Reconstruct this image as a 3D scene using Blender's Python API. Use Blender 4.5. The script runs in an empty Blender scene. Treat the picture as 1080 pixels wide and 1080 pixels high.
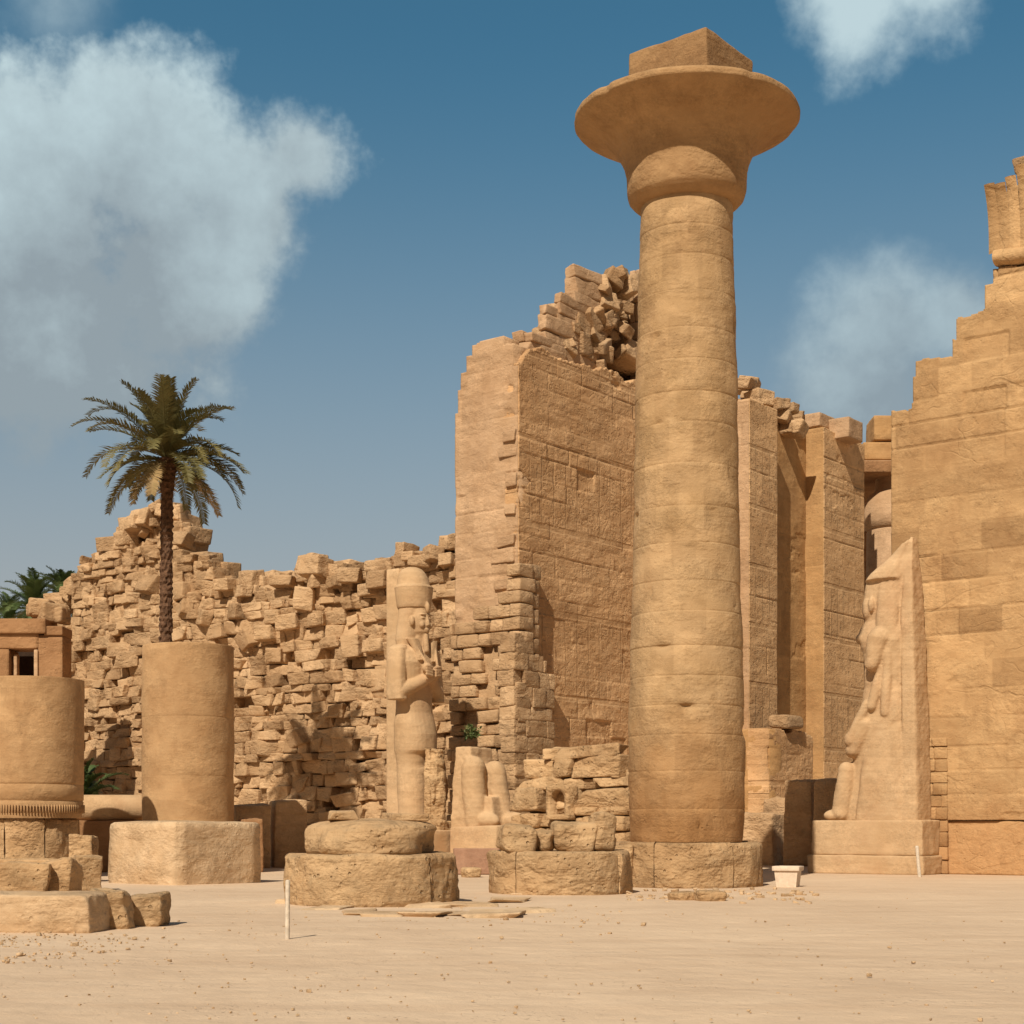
import bpy, bmesh, math, random
import numpy as np
from mathutils import Vector, Matrix
random.seed(7); rng = np.random.default_rng(7)
S = bpy.context.scene; COL = S.collection
R = math.radians

# ------------------------------------------------------------------ camera, sky, sun, exposure
F = 1700.0; HZ = 870.0; CX = 540.0; EYE = 1.6          # pixels of the 1080 photograph; level lens shifted upwards
cd = bpy.data.cameras.new('camera'); cam = bpy.data.objects.new('camera', cd); COL.objects.link(cam)
cam.location = (0, 0, EYE); cam.rotation_euler = (R(90), 0, 0)
cd.sensor_width = 36; cd.lens = 36*F/1080; cd.shift_y = (HZ-540)/1080
cd.clip_start = .1; cd.clip_end = 5000
S.camera = cam
AZ = 20.0; EL = 44.0                                    # light travels AZ degrees to the right of the view axis
world = bpy.data.worlds.new('World'); S.world = world; world.use_nodes = True
def build_world():
    nt = world.node_tree; N = nt.nodes; L = nt.links; N.clear()
    out = N.new('ShaderNodeOutputWorld'); bg = N.new('ShaderNodeBackground'); bg.inputs['Strength'].default_value = .085
    sky = N.new('ShaderNodeTexSky'); sky.sky_type = 'NISHITA'; sky.sun_disc = False
    sky.sun_elevation = R(EL); sky.sun_rotation = R(180+AZ); sky.air_density = 1.15; sky.dust_density = 2.6; sky.ozone_density = 2.0
    tc = N.new('ShaderNodeTexCoord')
    def vm(op, a, b=None):
        n = N.new('ShaderNodeVectorMath'); n.operation = op
        if isinstance(a, tuple): n.inputs[0].default_value = a
        else: L.new(a, n.inputs[0])
        if b is not None:
            if isinstance(b, tuple): n.inputs[1].default_value = b
            else: L.new(b, n.inputs[1])
        return n
    def m(op, a, b=None, c=None):
        n = N.new('ShaderNodeMath'); n.operation = op
        for i, v in enumerate((a, b, c)):
            if v is None: continue
            if isinstance(v, (int, float)): n.inputs[i].default_value = v
            else: L.new(v, n.inputs[i])
        return n.outputs[0]
    d = vm('NORMALIZE', tc.outputs['Generated']).outputs[0]
    tint = N.new('ShaderNodeMix'); tint.data_type = 'RGBA'; tint.blend_type = 'MULTIPLY'; tint.inputs[0].default_value = 1
    L.new(sky.outputs[0], tint.inputs[6])
    sp0 = N.new('ShaderNodeSeparateXYZ'); L.new(d, sp0.inputs[0]); az = N.new('ShaderNodeMapRange'); az.interpolation_type = 'SMOOTHSTEP'
    L.new(sp0.outputs[1], az.inputs[0]); az.inputs[1].default_value = -.5; az.inputs[2].default_value = .45
    tm = N.new('ShaderNodeMix'); tm.data_type = 'RGBA'; L.new(az.outputs[0], tm.inputs[0]); tm.inputs[6].default_value = SUNSIDE; tm.inputs[7].default_value = SKYTINT
    L.new(tm.outputs[2], tint.inputs[7])
    def noise(sc, det, rough, dist=0, off=(0,0,0)):
        mp = N.new('ShaderNodeMapping'); mp.inputs['Location'].default_value = off
        L.new(d, mp.inputs[0]); n = N.new('ShaderNodeTexNoise'); n.inputs['Scale'].default_value = sc
        n.inputs['Detail'].default_value = det; n.inputs['Roughness'].default_value = rough; n.inputs['Distortion'].default_value = dist
        L.new(mp.outputs[0], n.inputs[0]); return n.outputs[0]
    n1 = m('ADD', m('MULTIPLY', noise(7, 6, .6), .68), m('MULTIPLY', noise(17, 9, .62, 0, (5, 2, 9)), .32)); n2 = noise(4.5, 5, .55, 0, (3, 1, 2))
    def blobs(lst):
        best = None
        for (px, py, r) in lst:
            c = Vector(((px-CX)/F, 1, (HZ-py)/F)).normalized()
            ds = N.new('ShaderNodeVectorMath'); ds.operation = 'DISTANCE'; L.new(d, ds.inputs[0]); ds.inputs[1].default_value = c
            v = m('SUBTRACT', 1, m('DIVIDE', ds.outputs['Value'], r/F))
            best = v if best is None else m('SMOOTH_MAX', best, v, .25)
        return best
    big = blobs([(20, 210, 190), (150, 165, 160), (262, 205, 112), (170, 290, 150), (40, 330, 200), (-150, 250, 260), (316,165,84)])
    sm = blobs([(905, 5, 88), (975, -28, 80)]); sm2 = blobs([(940, 345, 95), (925, 410, 110), (1010, 335, 70)])
    wis = blobs([(60, 0, 110), (-60, 60, 120)])
    def dens(b, gain, lo, hi, k):
        v = m('ADD', b, m('MULTIPLY', m('SUBTRACT', n1, .5), gain))
        mr = N.new('ShaderNodeMapRange'); mr.interpolation_type = 'SMOOTHSTEP'; L.new(v, mr.inputs[0])
        mr.inputs[1].default_value = lo; mr.inputs[2].default_value = hi; mr.inputs[3].default_value = 0; mr.inputs[4].default_value = k
        return mr.outputs[0]
    a = dens(big, 2.6, .12, .50, .93)
    a = m('MAXIMUM', a, dens(sm, 2.8, .12, .75, .85)); a = m('MAXIMUM', a, dens(sm2, 2.6, .0, .8, .72)); a = m('MAXIMUM', a, dens(wis, 2, .25, 1.2, .45))
    sep = N.new('ShaderNodeSeparateXYZ'); L.new(d, sep.inputs[0])
    # cloud undersides greyer and bluer, tops white
    lit = N.new('ShaderNodeMapRange'); L.new(m('ADD', sep.outputs[2], m('ADD', m('MULTIPLY', m('SUBTRACT', n2, .5), .22), m('MULTIPLY', m('SUBTRACT', n1, .5), .55))), lit.inputs[0])
    lit.inputs[1].default_value = .24; lit.inputs[2].default_value = .42
    cc = N.new('ShaderNodeMix'); cc.data_type = 'RGBA'; L.new(lit.outputs[0], cc.inputs[0])
    cc.inputs[6].default_value = CLOUD_LO; cc.inputs[7].default_value = CLOUD_HI
    # low pale dust near the horizon
    hz = N.new('ShaderNodeMapRange'); L.new(sep.outputs[2], hz.inputs[0]); hz.interpolation_type = 'SMOOTHSTEP'
    hz.inputs[1].default_value = -.05; hz.inputs[2].default_value = .46; hz.inputs[3].default_value = .95; hz.inputs[4].default_value = 0
    mh = N.new('ShaderNodeMix'); mh.data_type = 'RGBA'; L.new(hz.outputs[0], mh.inputs[0]); L.new(tint.outputs[2], mh.inputs[6])
    dm_ = N.new('ShaderNodeMix'); dm_.data_type = 'RGBA'; L.new(az.outputs[0], dm_.inputs[0]); dm_.inputs[6].default_value = tuple(x*.42 for x in DUST[:3])+(1,); dm_.inputs[7].default_value = DUST; L.new(dm_.outputs[2], mh.inputs[7])
    mx = N.new('ShaderNodeMix'); mx.data_type = 'RGBA'; L.new(a, mx.inputs[0]); L.new(mh.outputs[2], mx.inputs[6]); L.new(cc.outputs[2], mx.inputs[7])
    L.new(mx.outputs[2], bg.inputs[0]); L.new(bg.outputs[0], out.inputs[0])
SKYTINT = (.46, .92, .95, 1); CLOUD_HI = (7.0, 8.7, 9.1, 1); CLOUD_LO = (3.5, 4.2, 4.6, 1); DUST = (5.4, 5.0, 5.0, 1); SUNSIDE = (.34, .29, .23, 1)
build_world()
sd = bpy.data.lights.new('sun', 'SUN'); sd.energy = 5.0; sd.angle = R(.5); sd.color = (1, .90, .76)
sun = bpy.data.objects.new('sun', sd); COL.objects.link(sun)
sdir = Vector((math.sin(R(AZ))*math.cos(R(EL)), math.cos(R(AZ))*math.cos(R(EL)), -math.sin(R(EL))))
sun.rotation_euler = sdir.to_track_quat('-Z', 'Y').to_euler(); sun.location = (-30, -40, 60)
S.view_settings.view_transform = 'Standard'; S.view_settings.look = 'None'; S.view_settings.exposure = 0.0; S.view_settings.gamma = 1

# ------------------------------------------------------------------ coordinates: temple axes u (into the gate) and v (along the facade)
u = np.array([.613, .790, 0.]); v = np.array([-.790, .613, 0.]); zz = np.array([0, 0, 1.])
u /= np.linalg.norm(u); v = np.array([-u[1], u[0], 0])
def W(U, V, z=0.): return u*U + v*V + zz*z
def at(px, py, Y): return np.array([(px-CX)/F*Y, Y, EYE+(HZ-py)/F*Y])
def gnd(px, py): return at(px, py, EYE*F/(py-HZ))*np.array([1, 1, 0])
def onU(U, px, py=HZ):                                   # point of plane U=const -> (V, z)
    r = (px-CX)/F; V = U*(r*u[1]-u[0])/(v[0]-r*v[1]); Y = u[1]*U+v[1]*V
    return V, EYE+(HZ-py)/F*Y
def onV(V, px, py=HZ):
    r = (px-CX)/F; U = V*(r*v[1]-v[0])/(u[0]-r*u[1]); Y = u[1]*U+v[1]*V
    return U, EYE+(HZ-py)/F*Y

# ------------------------------------------------------------------ materials
def nodes(mat):
    mat.use_nodes = True; nt = mat.node_tree; nt.nodes.clear(); return nt, nt.nodes, nt.links
class G:
    def __init__(s, name):
        s.mat = bpy.data.materials.new(name); s.nt, s.N, s.L = nodes(s.mat)
        s.out = s.N.new('ShaderNodeOutputMaterial'); s.b = s.N.new('ShaderNodeBsdfPrincipled'); s.L.new(s.b.outputs[0], s.out.inputs[0])
        s.b.inputs['Roughness'].default_value = .92; s.b.inputs['Specular IOR Level'].default_value = .18
        s.geo = s.N.new('ShaderNodeNewGeometry')
    def put(s, sock, val):
        if isinstance(val, (int, float, tuple)): sock.default_value = val
        else: s.L.new(val, sock)
    def m(s, op, a, b=None, c=None, clamp=False):
        n = s.N.new('ShaderNodeMath'); n.operation = op; n.use_clamp = clamp
        for i, q in enumerate((a, b, c)):
            if q is not None: s.put(n.inputs[i], q)
        return n.outputs[0]
    def mapv(s, scale, loc=(0,0,0)):
        n = s.N.new('ShaderNodeMapping'); n.inputs['Scale'].default_value = scale; n.inputs['Location'].default_value = loc
        s.L.new(s.geo.outputs['Position'], n.inputs[0]); return n.outputs[0]
    def noise(s, sc, det=4, rough=.55, vec=None, dist=0):
        n = s.N.new('ShaderNodeTexNoise'); n.inputs['Scale'].default_value = sc; n.inputs['Detail'].default_value = det
        n.inputs['Roughness'].default_value = rough; n.inputs['Distortion'].default_value = dist
        s.L.new(vec if vec is not None else s.geo.outputs['Position'], n.inputs['Vector']); return n.outputs[0]
    def voro(s, sc, feature='F1', metric='EUCLIDEAN', vec=None, rnd=1):
        n = s.N.new('ShaderNodeTexVoronoi'); n.feature = feature
        if feature != 'DISTANCE_TO_EDGE': n.distance = metric
        n.inputs['Scale'].default_value = sc; n.inputs['Randomness'].default_value = rnd
        s.L.new(vec if vec is not None else s.geo.outputs['Position'], n.inputs['Vector']); return n
    def rng(s, x, a, b, c=0., d=1., smooth=False):
        n = s.N.new('ShaderNodeMapRange'); n.interpolation_type = 'SMOOTHSTEP' if smooth else 'LINEAR'
        s.put(n.inputs[0], x)
        for i, q in enumerate((a, b, c, d)): s.put(n.inputs[i+1], q)
        return n.outputs[0]
    def mix(s, f, a, b, mode='MIX'):
        n = s.N.new('ShaderNodeMix'); n.data_type = 'RGBA'; n.blend_type = mode
        s.put(n.inputs[0], f); s.put(n.inputs[6], a); s.put(n.inputs[7], b); return n.outputs[2]
    def attr(s, name):
        n = s.N.new('ShaderNodeAttribute'); n.attribute_name = name; return n.outputs['Fac']
    def bump(s, h, dist, strength=1., prev=None):
        n = s.N.new('ShaderNodeBump'); n.inputs['Distance'].default_value = dist; n.inputs['Strength'].default_value = strength
        s.L.new(h, n.inputs['Height'])
        if prev is not None: s.L.new(prev, n.inputs['Normal'])
        return n.outputs[0]
ALB = .88
def c4(c): return (c[0]*ALB*1.0, c[1]*ALB*1., c[2]*ALB*1.04, 1)
def stone(name, light, dark, stain=(.30, .155, .065), bumpy=1., strata=.5, stainamt=.45, glyph=None, gsize=1., figure=0., tint=.25, pits=.5, low=None, cutd=.05, cutc=.16, mott=1.):
    g = G(name)
    big = g.noise(.22, 5, .6); mid = g.noise(1.3, 6, .6); fine = g.noise(14, 6, .7)
    st = g.noise(1, 6, .62, g.mapv((.5, .5, 4.2))); st2 = g.noise(1, 5, .6, g.mapv((1.4, 1.4, 17)))
    f = g.m('ADD', g.m('MULTIPLY', big, .55), g.m('MULTIPLY', mid, .45))
    col = g.mix(g.rng(f, .42, .57), c4(dark), c4(light))
    smooth_ = g.rng(g.noise(.7, 4, .6, g.mapv((1, 1, 1.6), (2, 8, 5))), .42, .60, .25, 1.)
    pt = g.noise(.55, 3, .5, g.mapv((1, 1, 1.8), (11, 4, 9)), .8); col = g.mix(g.m('MULTIPLY', g.rng(pt, .54, .60), .30*mott), col, c4([min(1, x*1.28) for x in light]))
    pt2 = g.noise(.9, 8, .7, g.mapv((1, 1, .35), (4, 14, 2))); col = g.mix(g.m('MULTIPLY', g.rng(pt2, .56, .68), .35*mott), col, c4([dark[0]*.62, dark[1]*.58, dark[2]*.55]))
    col = g.mix(g.m('MULTIPLY', g.rng(st, .5, .72), strata), col, c4([x*.72 for x in dark]))
    col = g.mix(g.m('MULTIPLY', g.rng(g.noise(.45, 7, .66, g.mapv((1, 1, .7), (7, 3, 1))), .52, .68), stainamt), col, c4(stain))
    if low:                                              # damp, salt-stained foot of the stone
        sep = g.N.new('ShaderNodeSeparateXYZ'); g.L.new(g.geo.outputs['Position'], sep.inputs[0])
        zf = g.m('ADD', sep.outputs[2], g.m('MULTIPLY', g.m('SUBTRACT', mid, .5), 2.4))
        col = g.mix(g.rng(zf, low[0], low[1], low[2], 0), col, c4(low[3]))
    ta = g.attr('tint')
    col = g.mix(1., col, g.mix(ta, (1-tint, 1-tint*1.12, 1-tint*1.25, 1), (1+tint*.42, 1+tint*.42, 1+tint*.38, 1)), 'MULTIPLY')
    spk = g.rng(g.m('ADD', g.m('MULTIPLY', fine, .5), g.m('MULTIPLY', g.noise(4.5, 8, .7), .5)), .32, .68, .74, 1.2); 
    cmb = g.N.new('ShaderNodeCombineColor')
    for i in range(3): g.L.new(spk, cmb.inputs[i])
    col = g.mix(smooth_, col, cmb.outputs[0], 'MULTIPLY')
    h = g.m('ADD', g.m('MULTIPLY', g.noise(2.6, 11, .72, dist=.4), 1.), g.m('MULTIPLY', st2, .16))
    pv = g.voro(5.5, 'F1'); pit = g.rng(pv.outputs['Distance'], .05, .22, 0, 1, True)
    pit = g.m('MAXIMUM', pit, g.rng(g.noise(1.1, 3), .40, .62, 0, 1))
    h = g.m('ADD', h, g.m('MULTIPLY', pit, .5*pits))
    h = g.m('MULTIPLY', h, g.m('ADD', .35, g.m('MULTIPLY', smooth_, .8)))
    nb = g.bump(h, .11*bumpy, .95)
    if glyph is not None or figure:
        dv = g.N.new('ShaderNodeVectorMath'); dv.operation = 'DOT_PRODUCT'; g.L.new(g.geo.outputs['Position'], dv.inputs[0])
        dv.inputs[1].default_value = tuple(u if glyph == 'u' else v)
        sp = g.N.new('ShaderNodeSeparateXYZ'); g.L.new(g.geo.outputs['Position'], sp.inputs[0])
        cb = g.N.new('ShaderNodeCombineXYZ'); g.L.new(dv.outputs['Value'], cb.inputs[0]); g.L.new(sp.outputs[2], cb.inputs[1])
        P = cb.outputs[0]; cut = None
        if glyph is not None:
            w = .62*gsize
            fr = g.m('FRACT', g.m('DIVIDE', dv.outputs['Value'], w)); line = g.rng(g.m('ABSOLUTE', g.m('SUBTRACT', fr, .5)), .44, .47, 0, 1)
            row = g.m('FRACT', g.m('DIVIDE', sp.outputs[2], 2.6*gsize)); rl = g.rng(g.m('ABSOLUTE', g.m('SUBTRACT', row, .5)), .455, .475, 0, 1)
            bandmask = g.rng(g.m('FRACT', g.m('DIVIDE', sp.outputs[2], 5.2*gsize)), .48, .5, 0, 1)
            va = g.voro(3.4/gsize, 'F1', 'CHEBYCHEV', P, .75); vb = g.voro(6.2/gsize, 'F1', 'EUCLIDEAN', P, .9)
            ga = g.rng(va.outputs['Distance'], .22, .30, 1, 0); gb = g.rng(vb.outputs['Distance'], .2, .3, 1, 0)
            gl = g.m('MAXIMUM', g.m('MULTIPLY', gb, .9), g.m('MULTIPLY', ga, g.rng(vb.outputs['Distance'], .2, .5, 0, 1)))
            gl = g.m('MULTIPLY', gl, g.m('SUBTRACT', 1, g.m('MULTIPLY', bandmask, .25)))
            cut = g.m('MAXIMUM', g.m('MAXIMUM', gl, g.m('MULTIPLY', line, g.m('SUBTRACT', 1, bandmask))), rl)
            wear = g.rng(g.noise(.5, 5, .6, P), .40, .56, .25, 1); cut = g.m('MULTIPLY', cut, wear)
        if figure:                                        # carved outlines of large relief figures
            c1 = g.noise(.55/gsize, 2.5, .5, P, .6); c2 = g.noise(1.2/gsize, 2, .5, P, .3)
            o1 = g.rng(g.m('ABSOLUTE', g.m('SUBTRACT', c1, .5)), .006, .016, 1, 0); o2 = g.rng(g.m('ABSOLUTE', g.m('SUBTRACT', c2, .47)), .008, .02, .7, 0)
            o = g.m('MULTIPLY', g.m('MAXIMUM', o1, o2), g.rng(g.noise(.3, 3, .5, P), .42, .55, .15, 1))
            o = g.m('MULTIPLY', o, figure)
            cut = o if cut is None else g.m('MAXIMUM', cut, o)
        nb = g.bump(g.m('SUBTRACT', 0, cut), cutd, 1., nb)
        col = g.mix(g.m('MULTIPLY', cut, cutc), col, c4([x*.5 for x in dark]))
    g.L.new(col, g.b.inputs['Base Color']); g.L.new(nb, g.b.inputs['Normal'])
    return g.mat
LT = (.60, .385, .185); DK = (.50, .305, .135)
M = {}
M['shaft'] = stone('column sandstone', (.52, .345, .175), (.445, .285, .135), bumpy=.65, strata=.12, stainamt=.3, pits=.35, tint=.10, low=(1.2, 5.0, .75, (.36, .175, .06)))
M['drum'] = stone('drum sandstone', (.54, .345, .17), (.45, .27, .125), bumpy=.4, strata=.25, stainamt=.25, pits=.25, tint=.08)
M['capital'] = stone('capital sandstone', (.47, .295, .14), (.40, .24, .11), bumpy=.7, strata=.2, stainamt=.3, pits=.3)
M['rubble'] = stone('rubble sandstone', (.61, .41, .225), (.53, .34, .175), bumpy=1.5, strata=.3, stainamt=.3, tint=.26)
M['wall'] = stone('dressed sandstone', (.58, .385, .22), (.51, .325, .175), bumpy=.6, strata=.3, stainamt=.3, tint=.12, pits=.4)
M['side'] = stone('weathered carved sandstone', (.70, .44, .22), (.60, .355, .165), stain=(.46, .25, .11), bumpy=.55, strata=.35, stainamt=.5, tint=.12, glyph='u', gsize=1.3, figure=.4, cutd=.035)
M['relief'] = stone('hieroglyph sandstone', (.72, .46, .23), (.62, .38, .18), bumpy=.45, strata=.2, stainamt=.3, tint=.10, glyph='u', gsize=1.0, cutd=.05, cutc=.34)
M['gateorange'] = stone('smooth orange sandstone', (.54, .325, .14), (.47, .27, .11), bumpy=.4, strata=.35, stainamt=.35, tint=.12, pits=.2)
M['facade'] = stone('facade relief sandstone', (.58, .375, .18), (.51, .315, .145), bumpy=.5, strata=.35, stainamt=.45, tint=.26, figure=.6, gsize=1.6, cutd=.02, cutc=.14, low=(1., 3.2, .6, (.44, .235, .10)))
M['statue'] = stone('pale statue stone', (.60, .41, .225), (.54, .355, .185), stain=(.46, .26, .13), bumpy=.3, strata=.35, stainamt=.45, tint=0, pits=.4)
M['base'] = stone('eroded base stone', (.64, .43, .225), (.54, .34, .165), bumpy=1.6, strata=.5, stainamt=.35, tint=.16, pits=1.)
M['pale'] = stone('pale crystalline stone', (.68, .49, .29), (.58, .39, .21), stain=(.5, .3, .15), bumpy=.9, strata=.6, stainamt=.3, tint=.1)
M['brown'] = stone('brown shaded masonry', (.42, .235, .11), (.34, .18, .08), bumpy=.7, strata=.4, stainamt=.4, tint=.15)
M['red'] = stone('reddish kerb stone', (.42, .25, .155), (.37, .21, .13), bumpy=.4, strata=.1, stainamt=.2, tint=.05)

def mat_sand():
    g = G('pale desert sand'); b1 = g.noise(.12, 5, .6); b2 = g.noise(.9, 7, .65); f = g.noise(9, 8, .75); st = g.noise(1, 5, .6, g.mapv((.12, 1.1, 1)))
    col = g.mix(g.rng(g.m('ADD', g.m('MULTIPLY', b1, .6), g.m('MULTIPLY', b2, .4)), .40, .60), (.56, .41, .275, 1), (.65, .49, .335, 1))
    col = g.mix(g.rng(st, .5, .7, 0, .4), col, (.47, .33, .215, 1))
    col = g.mix(g.rng(f, .55, .8, 0, .35), col, (.36, .25, .16, 1))
    pv = g.voro(11, 'F1'); peb = g.m('MULTIPLY', g.rng(pv.outputs['Distance'], .12, .2, 1, 0), g.rng(g.noise(.7, 4), .5, .62))
    col = g.mix(g.m('MULTIPLY', peb, .45), col, (.33, .235, .155, 1))
    h = g.m('ADD', g.m('MULTIPLY', g.noise(2.2, 9, .7), 1.), g.m('MULTIPLY', peb, .35)); h = g.m('ADD', h, g.m('MULTIPLY', g.voro(3.1, 'SMOOTH_F1').outputs['Distance'], .5))
    g.L.new(col, g.b.inputs['Base Color']); g.L.new(g.bump(h, .05, .9), g.b.inputs['Normal']); return g.mat
M['sand'] = mat_sand()
def plain(name, c, rough=.8, var=.2, sc=6, bump=.01):
    g = G(name); n = g.noise(sc, 5, .6)
    g.L.new(g.mix(g.rng(n, .35, .65), c4([x*(1-var) for x in c]), c4([min(1, x*(1+var)) for x in c])), g.b.inputs['Base Color'])
    g.b.inputs['Roughness'].default_value = rough; g.L.new(g.bump(n, bump), g.b.inputs['Normal']); return g.mat
M['post'] = plain('painted post wood', (.66, .56, .42), .7, .15, 12)
M['orange'] = plain('orange painted pole', (.62, .25, .06), .5, .1)
M['planter'] = plain('cream planter concrete', (.74, .60, .44), .8, .1, 8)
M['metal'] = plain('dark lamp metal', (.03, .03, .035), .5, .2)
M['trunk'] = plain('palm trunk fibre', (.13, .07, .038), .95, .45, 9, .05)
M['dark'] = plain('dark shade panel', (.05, .03, .018), .95, .2)  # near-black colour stands in for the shade inside the chapel window
def mat_frond(name, a, b, dry):
    g = G(name); t = g.attr('tint'); n = g.noise(1.2, 3)
    col = g.mix(t, c4(a), c4(b)); col = g.mix(g.rng(t, .8, .92), col, c4(dry)); col = g.mix(g.rng(n, .4, .7, 0, .35), col, c4([x*.6 for x in a]))
    g.L.new(col, g.b.inputs['Base Color']); g.b.inputs['Roughness'].default_value = .6; g.b.inputs['Specular IOR Level'].default_value = .3
    tr = g.N.new('ShaderNodeBsdfTranslucent'); g.L.new(col, tr.inputs[0]); ms = g.N.new('ShaderNodeMixShader'); ms.inputs[0].default_value = .18
    g.L.new(g.b.outputs[0], ms.inputs[1]); g.L.new(tr.outputs[0], ms.inputs[2]); g.L.new(ms.outputs[0], g.out.inputs[0]); return g.mat
M['frond'] = mat_frond('palm frond', (.12, .115, .038), (.29, .235, .08), (.44, .30, .13))
M['frondg'] = mat_frond('green palm frond', (.07, .11, .03), (.15, .19, .055), (.24, .22, .08))

# ------------------------------------------------------------------ object helpers
def tag(o, label=None, cat=None, group=None, kind=None):
    if label: o['label'] = label
    if cat: o['category'] = cat
    if group: o['group'] = group
    if kind or cat: o['kind'] = kind or 'thing'
    return o
def empty(name, loc, label, cat, group=None):
    o = bpy.data.objects.new(name, None); COL.objects.link(o); o.location = loc; o.empty_display_size = .3
    return tag(o, label, cat, group)
def link(name, me, mat, parent=None, smooth=True):
    o = bpy.data.objects.new(name, me); COL.objects.link(o)
    if mat: me.materials.append(mat)
    if smooth: me.polygons.foreach_set('use_smooth', [True]*len(me.polygons))
    if parent:
        o.parent = parent; o.matrix_parent_inverse = Matrix.Translation(parent.location).inverted()
    return o
def origin(o, p):                                       # move the object's origin to p, leaving its shape where it is
    p = Vector(p); o.data.transform(Matrix.Translation(-p)); o.location = p; return o

# rounded box template for stone blocks
def template(t):
    n = len(t)-1; idx = {}; P = []; Fc = []
    def vid(i, j, k):
        if (i, j, k) not in idx: idx[(i, j, k)] = len(P); P.append((t[i], t[j], t[k]))
        return idx[(i, j, k)]
    for a in range(n):
        for b in range(n):
            Fc.append((vid(a, b, 0), vid(a, b+1, 0), vid(a+1, b+1, 0), vid(a+1, b, 0)))
            Fc.append((vid(a, b, n), vid(a+1, b, n), vid(a+1, b+1, n), vid(a, b+1, n)))
            Fc.append((vid(a, 0, b), vid(a+1, 0, b), vid(a+1, 0, b+1), vid(a, 0, b+1)))
            Fc.append((vid(a, n, b), vid(a, n, b+1), vid(a+1, n, b+1), vid(a+1, n, b)))
            Fc.append((vid(0, a, b), vid(0, a, b+1), vid(0, a+1, b+1), vid(0, a+1, b)))
            Fc.append((vid(n, a, b), vid(n, a+1, b), vid(n, a+1, b+1), vid(n, a, b+1)))
    return np.array(P), np.array(Fc)
T4 = template([-1, -.8, 0, .8, 1]); T8 = template([-1, -.93, -.7, -.4, -.1, .2, .5, .75, .94, 1]); T2 = template([-1, 0, 1]); T12 = template([-1, -.96, -.88, -.75, -.6, -.45, -.3, -.15, 0, .15, .3, .45, .6, .75, .88, .96, 1])
KS = rng.normal(size=(10, 3)); PH = rng.uniform(0, 6.28, 10)
def wob(P, sc, seed=0., octs=10):                       # cheap smooth noise, roughly -1..1
    r = np.zeros(len(P))
    for i in range(octs):
        f = sc*(1+i*.45); r += np.sin((P@KS[i])*f + PH[i] + seed*(i+1.7))/(1+i*.35)
    return r/3.2
class Buf:
    def __init__(s): s.V = []; s.F = []; s.T = []; s.n = 0
    def add(s, P, Fc, tint=.5):
        s.V.append(P); s.F.append(Fc + s.n); s.T.append(np.full(len(P), tint) if np.isscalar(tint) else tint); s.n += len(P)
    def block(s, c, size, ax, rnd=.04, noi=.015, jit=.0, tpl=None, tint=None, nsc=2.2):
        P, Fc = tpl or T4; h = np.array(size)/2.
        rr = np.minimum(rnd, h*.49)
        X = P*h; inner = h-rr; C = np.clip(X, -inner, inner); D = X-C; D = D/rr
        L = np.linalg.norm(D, axis=1, keepdims=True); D = np.where(L > 1e-6, D/np.maximum(L, 1e-6), D); X = C + D*rr
        if jit:
            J = rng.uniform(-jit, jit, (2, 2, 2, 3)); Q = (X/h+1)/2
            a, b, e = Q[:, :1], Q[:, 1:2], Q[:, 2:]
            for i in (0, 1):
                for j in (0, 1):
                    for k in (0, 1):
                        X = X + ((a if i else 1-a)*(b if j else 1-b)*(e if k else 1-e))*J[i, j, k]*h
        sd_ = rng.uniform(0, 50)
        if noi:
            N_ = X/np.linalg.norm(X/h, axis=1, keepdims=True); N_ /= np.linalg.norm(N_, axis=1, keepdims=True)
            X = X + N_*(wob(X, nsc, sd_)*noi + (wob(X, nsc*3.3, sd_)*noi*.4 if tpl is T12 else 0))[:, None]
        s.add(X@np.array(ax) + np.array(c), Fc, rng.uniform(0, 1) if tint is None else tint)
    def make(s, name, mat, parent=None, smooth=True):
        V = np.vstack(s.V); me = bpy.data.meshes.new(name); Fl = [f for A in s.F for f in A.tolist()]
        me.from_pydata(V.tolist(), [], Fl); me.update()
        at_ = me.attributes.new('tint', 'FLOAT', 'POINT'); at_.data.foreach_set('value', np.concatenate(s.T).astype(np.float32))
        return link(name, me, mat, parent, smooth)
def rotz(a): c, s_ = math.cos(a), math.sin(a); return np.array([[c, s_, 0], [-s_, c, 0], [0, 0, 1.]])
def rot3(ax, ay, az):
    m_ = Matrix.Rotation(az, 3, 'Z') @ Matrix.Rotation(ay, 3, 'Y') @ Matrix.Rotation(ax, 3, 'X'); return np.array(m_).T
AXV = np.array([v, -u, zz])          # local x along v, y out of the facade, z up
AXU = np.array([u, -v, zz])          # local x along u, y out of the side face

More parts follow.
